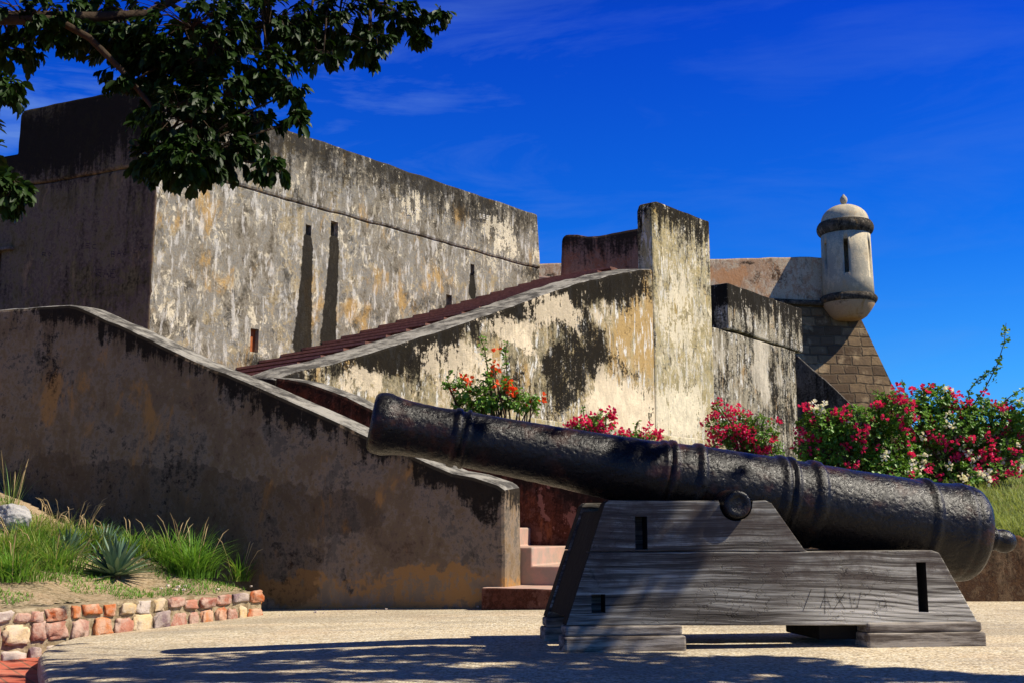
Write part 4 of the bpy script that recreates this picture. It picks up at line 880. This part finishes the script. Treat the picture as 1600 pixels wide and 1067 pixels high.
for _ in range(620):                                   # unseen extra crown, added to cut light bounced off the near paving
    g_ = Vector((random.uniform(-3.2, 6.0), random.uniform(-1.5, 3.75), 0)); hh_ = random.uniform(4.0, 5.4); c = g_+SD*(hh_/SD.z)
    if seen(c): continue
    for __ in range(9): rosette(c+Vector((random.uniform(-.28, .28), random.uniform(-.22, .22), random.uniform(-.15, .15))), Vector((random.uniform(-1, 1), random.uniform(-1, 1), .4)), 7, .082, acc)
    if _ % 14 == 0: cents.append(c)
for c in cents:
    m_ = fk.lerp(c, .5)+Vector((0, 0, .25)); tube_geo(LV, LF, [fk, m_, c], [.035, .014, .004], 5) if random.random() < .35 else None
for _ in range(150):                                   # rest of its crown, right of and above the frame
    q = Vector((random.gauss(0, 1.0), random.gauss(0, .8), random.gauss(0, .45)))*1.1; t_ = Vector((6.6, 1.4, 4.7))+q
    for __ in range(8): rosette(t_+Vector((random.uniform(-.25, .25), random.uniform(-.25, .25), random.uniform(-.15, .15))), q, 7, .075, acc)
mesh_obj('branch', local(LV, rootT2), LF, M_BARK, rootT2, True)
ln = np.array(acc[3]); Vn, Fn = leaves_geo(acc[0], acc[1], acc[2], ln, ln*.62, .16, .15)
arr_obj('crown', Vn-np.array(rootT2.location), Fn, M_TLEAF, rootT2)

# ------------------------------------------------------------ flowering shrubs
M_BLEAF = leaf_mat('shrub_leaves', (.045, .13, .012), (.14, .27, .035), .25, .45, .35)
M_MAG = leaf_mat('magenta_bracts', (.55, .012, .09), (.70, .03, .16), .3, .6, .2)
M_RED = leaf_mat('orange_red_bracts', (.68, .045, .02), (.75, .10, .03), .3, .6, .2)
M_WHT = leaf_mat('white_bracts', (.75, .70, .62), (.82, .78, .72), .3, .6, .2)
M_STEM = plain('woody_stem', (.12, .075, .045), .9, .1)
def shrub(name, label, cat, base, blobs, lsize, flowers, group=None, shoots=()):
    """base: ground point; blobs: (px,py,rx,ry,Y,tips,nfl); flowers: material list with weights"""
    root = empty(name, base, label, cat, group); acc = ([], [], [], []); SV = []; SF = []; fl = {}
    def bract_ball(c, r_, k, mt):
        a = fl.setdefault(mt, ([], [], [], []))
        for _ in range(k):
            d_ = Vector((random.gauss(0, 1), random.gauss(0, 1), random.gauss(0, 1))).normalized()
            a[0].append(tuple(c+d_*r_*random.uniform(.1, .8))); a[1].append(tuple(d_+Vector((0, 0, .2)))); a[2].append(tuple(d_.orthogonal())); a[3].append(random.uniform(.7, 1.2)*lsize*.95)
    for (px, py, rx, ry, Y, n_, nf) in blobs:
        c = atY(px, py, Y); s_ = Y/F
        for j in range(3):
            e = c+Vector((random.uniform(-.5, .5)*rx*s_, random.uniform(-.1, .1), random.uniform(-.3, .5)*ry*s_)); mid = base.lerp(e, .5)+Vector((random.uniform(-.1, .1), random.uniform(-.1, .1), .05))
            tube_geo(SV, SF, [base+Vector((random.uniform(-.05, .05), random.uniform(-.05, .05), -.05)), mid, e], [.02, .012, .005], 5)
        for _ in range(int(n_*(1.7 if lsize == .042 and Y < 12 else 2.4))):
            while True:
                q = Vector((random.uniform(-1, 1), random.uniform(-1, 1), random.uniform(-1, 1)))
                if q.length < 1: break
            q = q.normalized()*q.length**.6
            t_ = c+Vector((q.x*rx*s_, q.y*max(.2, min(rx, ry)*s_), q.z*ry*s_))
            if random.random() < .3: tube_geo(SV, SF, [c.lerp(t_, .3), t_], [.004, .002], 4)
            rosette(t_, q+Vector((0, 0, .4)), random.randint(5, 8), lsize, acc, 1.1)
        for _ in range(int(nf*.8+.5)):
            q = Vector((random.gauss(0, 1), -abs(random.gauss(0, 1)), random.gauss(0, 1))).normalized()
            t_ = c+Vector((q.x*rx*s_, q.y*max(.2, min(rx, ry)*s_), q.z*ry*s_))*1.0
            mt = random.choices([f_[0] for f_ in flowers], [f_[1] for f_ in flowers])[0]
            nb = random.randint(1, 3)
            for __ in range(nb): bract_ball(t_+Vector((random.gauss(0, .045), random.gauss(0, .03), random.gauss(0, .035))), .030, 7, mt)
    for (pts, Y, dens) in shoots:
        P_ = [base.lerp(atY(pts[0][0], pts[0][1], Y), .5)] + [atY(x_, y_, Y) for x_, y_ in pts]
        tube_geo(SV, SF, P_, [.012]+[.008-.006*i/len(pts) for i in range(len(pts))], 5)
        for a, b_ in zip(P_[1:], P_[2:]):
            for k in range(dens):
                t_ = a.lerp(b_, random.random())+Vector((random.gauss(0, .02), random.gauss(0, .02), random.gauss(0, .02))); rosette(t_, Vector((random.uniform(-1, 1), random.uniform(-1, 1), .6)), 4, lsize, acc, 1.2)
    mesh_obj('stems', local(SV, root), SF, M_STEM, root)
    ln = np.array(acc[3]); Vn, Fn = leaves_geo(acc[0], acc[1], acc[2], ln, ln*.66, .2, .1); arr_obj('foliage', Vn-np.array(base), Fn, M_BLEAF, root)
    for mt, a in fl.items():
        ln = np.array(a[3]); Vn, Fn = leaves_geo(a[0], a[1], a[2], ln, ln*.8, .25, .0); arr_obj('flowers', Vn-np.array(base), Fn, mt, root)
    return root
def hz(x, y): return Vector((x, y, hill_z(x, y)-.03))
GF = 'flowering shrubs on the slope'
Yo = 11.0
q = atY(790, 700, Yo)
shrub('flowering_shrub', 'airy shrub with orange red blooms above the middle of the cannon barrel', 'shrub', hz(q.x, Yo),
      [(770, 618, 50, 24, Yo, 65, 2), (725, 608, 24, 20, Yo, 22, 1), (810, 628, 34, 16, Yo, 28, 1), (745, 632, 40, 16, Yo, 40, 0), (700, 598, 8, 8, Yo, 5, 0), (835, 625, 14, 8, Yo, 8, 1), (760, 590, 14, 12, Yo, 8, 2), (788, 600, 12, 12, Yo, 7, 1), (770, 570, 8, 14, Yo, 3, 1)], .042, [(M_RED, 1)], GF,
      [([(768, 610), (762, 580), (758, 550), (751, 528)], Yo, 6), ([(790, 610), (792, 585), (790, 550), (793, 532)], Yo, 5), ([(730, 610), (718, 600), (712, 586)], Yo, 3), ([(810, 630), (830, 640), (846, 640)], Yo, 3)])
q = atY(925, 720, 12.0)
shrub('flowering_shrub', 'small clump of magenta blooms peeking over the barrel left of the rings', 'shrub', hz(q.x, 12.0), [(928, 664, 32, 13, 12.0, 26, 16), (940, 650, 22, 8, 12, 8, 8), (905, 668, 14, 8, 12, 8, 5), (925, 700, 30, 30, 12, 40, 2)], .040, [(M_MAG, 1)], GF, [([(915, 660), (912, 645), (910, 632)], 12.0, 2)])
q = atY(990, 720, 12.3)
shrub('flowering_shrub', 'low thin magenta sprig just above the barrel before the cream wall', 'shrub', hz(q.x, 12.3), [(975, 682, 18, 5, 12.3, 10, 7), (1005, 680, 20, 7, 12.3, 12, 7), (990, 710, 30, 24, 12.3, 30, 1)], .038, [(M_MAG, 1)], GF, [([(993, 680), (994, 668), (999, 655)], 12.3, 3)])
q = atY(1165, 760, 14.5)
shrub('flowering_shrub', 'dense crimson bougainvillea between the end pillar and streaky block', 'shrub', hz(q.x, 14.5), [(1140, 665, 36, 28, 14.5, 60, 34), (1185, 675, 34, 30, 14.5, 55, 26), (1150, 700, 45, 24, 14.5, 60, 14), (1205, 700, 20, 20, 14.5, 20, 8), (1120, 635, 8, 8, 14.5, 3, 4), (1170, 740, 50, 30, 14.5, 60, 0)], .042, [(M_MAG, 1)], GF)
q = atY(1330, 800, 13.0)
shrub('flowering_shrub', 'wide bougainvillea with pink and white blooms below the stone bastion', 'shrub', hz(q.x, 13.0), [(1285, 665, 42, 30, 13, 90, 18), (1340, 670, 50, 40, 13, 130, 12), (1310, 715, 62, 34, 13, 130, 8), (1395, 640, 34, 34, 13, 75, 14), (1380, 700, 55, 40, 13.1, 120, 12), (1260, 700, 22, 26, 13, 28, 8), (1380, 750, 80, 36, 13, 130, 10)], .045, [(M_MAG, .78), (M_WHT, .22)], GF, [([(1395, 640), (1375, 615), (1362, 608)], 13, 3)])
q = atY(1500, 810, 13.4)
shrub('flowering_shrub', 'tall bougainvillea with a high leafy shoot against the sky at right', 'shrub', hz(q.x, 13.4), [(1455, 630, 42, 28, 13.4, 95, 6), (1490, 670, 60, 44, 13.4, 170, 20), (1450, 720, 62, 42, 13.4, 140, 12), (1540, 650, 42, 30, 13.4, 85, 10), (1590, 640, 30, 18, 13.4, 36, 9), (1520, 715, 34, 28, 13.4, 60, 14), (1500, 745, 34, 26, 13.2, 40, 12), (1550, 735, 26, 20, 13.3, 18, 10), (1610, 690, 20, 20, 13.4, 20, 6), (1590, 665, 34, 22, 13.5, 50, 7), (1560, 700, 34, 24, 13.4, 50, 8), (1420, 660, 40, 40, 13.3, 90, 6), (1585, 720, 26, 20, 13.3, 18, 5)], .046, [(M_MAG, .68), (M_WHT, .32)], GF,
      [([(1515, 640), (1540, 605), (1558, 570), (1569, 535), (1572, 505)], 13.4, 9), ([(1520, 640), (1512, 612), (1530, 590), (1545, 580)], 13.4, 7), ([(1412, 620), (1413, 605), (1409, 592)], 13.4, 3), ([(1440, 620), (1452, 600), (1470, 605)], 13.4, 5), ([(1560, 635), (1580, 618), (1600, 605)], 13.4, 4)])

# ------------------------------------------------------------ grass, agaves, weeds
M_GRASS = leaf_mat('fresh_grass', (.045, .13, .015), (.14, .28, .035), .35, .5, .25)
M_GRASS2 = leaf_mat('yellow_green_grass', (.13, .19, .04), (.27, .31, .09), .35, .6, .2)
M_AGAVE = leaf_mat('grey_green_agave', (.055, .105, .06), (.12, .19, .12), .08, .42, .4)
M_DRY = leaf_mat('dry_stalks', (.34, .25, .12), (.46, .34, .18), .25, .7, .1)
def blades(bases, hts, wid, lean, droopk, V, Fc, seg=4, dirs=None):
    for i, b_ in enumerate(bases):
        an = random.uniform(0, 2*pi) if dirs is None else dirs[i]; d_ = Vector((cos(an), sin(an), 0)); sd_ = Vector((-sin(an), cos(an), 0)); h_ = hts[i]; le = lean*random.uniform(.3, 1.3); k = len(V)
        for j in range(seg+1):
            t = j/seg; c = b_+Vector((0, 0, h_*(t-.35*droopk*t*t*le)))+d_*(h_*le*t*t); w_ = wid*(1-t**1.6)*random.uniform(.9, 1.1)
            if j == seg: V.append(c)
            else: V += [c-sd_*w_, c+sd_*w_]
        for j in range(seg-1): q_ = k+2*j; Fc.append([q_, q_+1, q_+3, q_+2])
        q_ = k+2*(seg-1); Fc.append([q_, q_+1, q_+2])
def bed_pt(px, py):
    d = ray(px, py)
    for i in range(400):
        t = 6+i*.012; q = EYE+d*(t/d.y)
        if q.z < bed_z(q.x, q.y): return Vector((q.x, q.y, bed_z(q.x, q.y)))
    return None
# short cover on the bed
V = []; Fc = []; bs = []; ht = []
while len(bs) < 24000:
    x = random.uniform(-6.0, -1.7); y = random.uniform(5.0, 10.0)
    if not in_bed(x, y): continue
    if noise.noise(Vector((x*1.7, y*1.7, 9)))+.25*noise.noise(Vector((x*6, y*6, 2))) < -.08: continue
    bs.append(Vector((x, y, bed_z(x, y)-.005))); ht.append(random.uniform(.012, .045))
blades(bs, ht, .0038, 1.1, .3, V, Fc, 3)
props(mesh_obj('grass', V, Fc, M_GRASS), kind='stuff')
def clump(name, label, cat, pos, r, n, h, wid, lean, mats, group, stalks=0, bias=None):
    root = empty(name, pos, label, cat, group)
    for mi_, (mt, fr) in enumerate(mats):
        V = []; Fc = []; bs = []; ht = []; dr = []
        for _ in range(int(n*fr)):
            a_ = random.uniform(0, 2*pi); rr = min(abs(random.gauss(0, .5)), 1.15)*r; bs.append(Vector((rr*cos(a_), rr*sin(a_)*.8, -.012))); ht.append(h*random.uniform(.35, 1.15)*(1-.45*rr/r)); dr.append(a_+random.gauss(0, .7))
        blades(bs, ht, wid, lean, .9, V, Fc, 5, dr)
        mesh_obj('blades', V, Fc, mt, root)
    if stalks:
        V = []; Fc = []
        for _ in range(stalks):
            a_ = random.uniform(0, 2*pi); b_ = Vector((r*.5*cos(a_), r*.4*sin(a_), 0)); d_ = Vector((cos(a_)*.35, sin(a_)*.3, 1)); hh_ = h*random.uniform(.8, 1.12)
            P_ = [b_, b_+d_*hh_*.5, b_+d_*hh_*.85+Vector((d_.x*.06, 0, 0)), b_+d_*hh_+Vector((d_.x*.14, 0, -.02))]; tube_geo(V, Fc, P_, [.0022, .0018, .004, .001], 4)
        mesh_obj('seed_stalks', V, Fc, M_DRY, root)
    return root
GG = 'grass clumps in the planting bed'
for (px, py, r, n, h, mt, lab, sk) in ((300, 900, .16, 620, .40, [(M_GRASS, 1)], 'bright green arching grass clump right of the agave rosette', 7), (262, 880, .14, 300, .34, [(M_GRASS, .8), (M_GRASS2, .2)], 'grass clump leaning over just behind the agave rosette', 4),
        (372, 905, .08, 130, .27, [(M_GRASS, .8), (M_GRASS2, .2)], 'small sparse grass tuft nearest the end of the stone edging', 4), (20, 905, .22, 620, .26, [(M_GRASS, .8), (M_GRASS2, .2)], 'lush low grass clump at the left edge below the white rock', 3),
        (85, 890, .2, 420, .24, [(M_GRASS, .6), (M_GRASS2, .4)], 'lush grass clump between the white rock and the agaves', 3), (130, 862, .22, 380, .22, [(M_GRASS, .5), (M_GRASS2, .5)], 'mixed grass clump behind the agave rosette', 4), (45, 850, .22, 420, .22, [(M_GRASS, .5), (M_GRASS2, .5)], 'yellowish grass clump directly under the white rock', 5),
        (10, 868, .25, 420, .24, [(M_GRASS, .5), (M_GRASS2, .5)], 'tangled grass clump at the far left edge directly below the white rock', 3), (60, 872, .25, 420, .24, [(M_GRASS, .4), (M_GRASS2, .6)], 'yellow green grass clump in the middle of the left grass', 4), (95, 848, .25, 380, .22, [(M_GRASS, .4), (M_GRASS2, .6)], 'grass clump just right of the white rock', 4),
        (150, 850, .24, 360, .22, [(M_GRASS, .6), (M_GRASS2, .4)], 'dim grass clump at the foot of the wall behind the agaves', 4), (205, 868, .24, 360, .26, [(M_GRASS, .7), (M_GRASS2, .3)], 'grass clump in the gap between the agave rosette and the wall', 4), (60, 832, .22, 300, .20, [(M_GRASS2, 1)], 'dry yellow grass clump highest on the bank beside the white rock', 6),
        (340, 880, .10, 120, .24, [(M_GRASS, .7), (M_GRASS2, .3)], 'thin grass tuft between the big clump and the stair wall', 3)):
    q = bed_pt(px, py); 
    clump('grass_clump', lab, 'grass', q, r*1.25, int(n*.9), h*1.12, .0046, 1.0, mt, GG, sk)
q = bed_pt(14, 828)
clump('tall_weed', 'tall reedy weed with pale seed heads above the white rock', 'weed', q, .07, 44, .58, .0045, .35, [(M_GRASS2, .6), (M_GRASS, .4)], None, 9)
q = bed_pt(110, 826)
clump('dry_weed', 'dry brown wispy weed with tiny pale flower heads against the shaded wall', 'weed', q, .30, 60, .24, .0014, 1.1, [(M_DRY, .6), (M_GRASS2, .4)], None, 16)
def agave(pos, n, L_, label, seed):
    random.seed(seed); root = empty('agave_plant', pos, label, 'agave', 'agaves in the planting bed'); V = []; Fc = []
    for i in range(n):
        an = i*2.39996; el = 1.45-1.35*(i/n)**.8+random.uniform(-.08, .08); ln_ = L_*random.uniform(.85, 1.1)*(1-.15*(1-i/n)); d_ = Vector((cos(an)*cos(el), sin(an)*cos(el), sin(el))); sd_ = Vector((-sin(an), cos(an), 0)); up_ = sd_.cross(d_)*-1; k = len(V); S = 6
        if up_.z < 0: up_ = -up_
        for j in range(S+1):
            t = j/S; w_ = L_*.062*(.75+.9*t-1.65*t**2.2) if t < 1 else .0; w_ = max(w_, .0006); c = d_*(ln_*t)+Vector((0, 0, .01))-Vector((0, 0, 1))*(ln_*.07*t*t*(1 if i > n*.5 else 0))
            V += [c-sd_*w_+up_*w_*.35, c-up_*w_*.12, c+sd_*w_+up_*w_*.35]
        for j in range(S):
            q_ = k+3*j; Fc += [[q_, q_+1, q_+4, q_+3], [q_+1, q_+2, q_+5, q_+4]]
    mesh_obj('leaves', V, Fc, M_AGAVE, root, True)
    V = []; Fc = []; tube_geo(V, Fc, [Vector((0, 0, -.03)), Vector((0, 0, .05))], [.035, .03], 8); mesh_obj('stem', V, Fc, M_STEM, root)
agave(bed_pt(180, 903), 72, .33, 'spiky grey green agave rosette nearest the stone edging', 5)
agave(bed_pt(105, 872), 44, .26, 'leftmost upright agave among the grass below the dry weeds', 6)
agave(bed_pt(165, 866), 40, .26, 'upright agave just behind and above the front rosette', 8)
random.seed(33)
bm = bmesh.new(); bmesh.ops.create_icosphere(bm, subdivisions=5, radius=1)
for v in bm.verts:
    p = v.co.copy(); rr = 1+.30*noise.noise(p*1.2+Vector((2, 0, 0)))+.16*abs(noise.noise(p*3))+.07*noise.noise(p*8); v.co = Vector((p.x*.135*rr, p.y*.12*rr, p.z*.105*rr))
me = bpy.data.meshes.new('rock'); bm.to_mesh(me); bm.free(); me.materials.append(plain('white_rock', (.46, .44, .42), .9, .15, 18, .9))
o = bpy.data.objects.new('white_rock', me); C.objects.link(o); q = bed_pt(16, 830) ; o.location = q+Vector((0, 0, .10)); me.polygons.foreach_set('use_smooth', [True]*len(me.polygons))
props(o, 'rough white rock resting at the left edge of the planting bed', 'rock')
# grass slope on the right
V = []; Fc = []; bs = []; ht = []
while len(bs) < 26000:
    y = 9.2+random.random()**1.5*6.0; x = random.uniform(.33*y, .62*y) if len(bs) < 15000 else random.uniform(1.0, .36*y)
    bs.append(Vector((x, y, hill_z(x, y)-.01))); ht.append(random.uniform(.05, .15))
blades(bs, ht, .005, .9, .5, V, Fc, 3)
o = mesh_obj('grass', V, Fc, M_GRASS2); props(o, kind='stuff')
# pebbles scattered on paving and bed
for i in range(14):
    V = []; Fc = []; px, py = random.choice([(random.uniform(420, 870), random.uniform(944, 952)), (random.uniform(240, 400), random.uniform(912, 925))])
    q = bed_pt(px, py) if py < 930 else onZ(px, py, 0); 
    if q is None: continue
    q.z = q.z if py < 930 else slab_z(q.x)
    s_ = random.uniform(.006, .016); stone_geo(V, Fc, (0, 0, s_*.4), (s_, s_, s_*.7), i)
    o = mesh_obj('pebble', V, Fc, SM[4], None, True); o.location = q
    props(o, 'tiny pale pebble lying on the bare soil of the bed' if py < 930 else 'tiny pale pebble lying along the foot of the stair wall', 'pebble', 'loose pebbles')
bpy.context.view_layer.update()
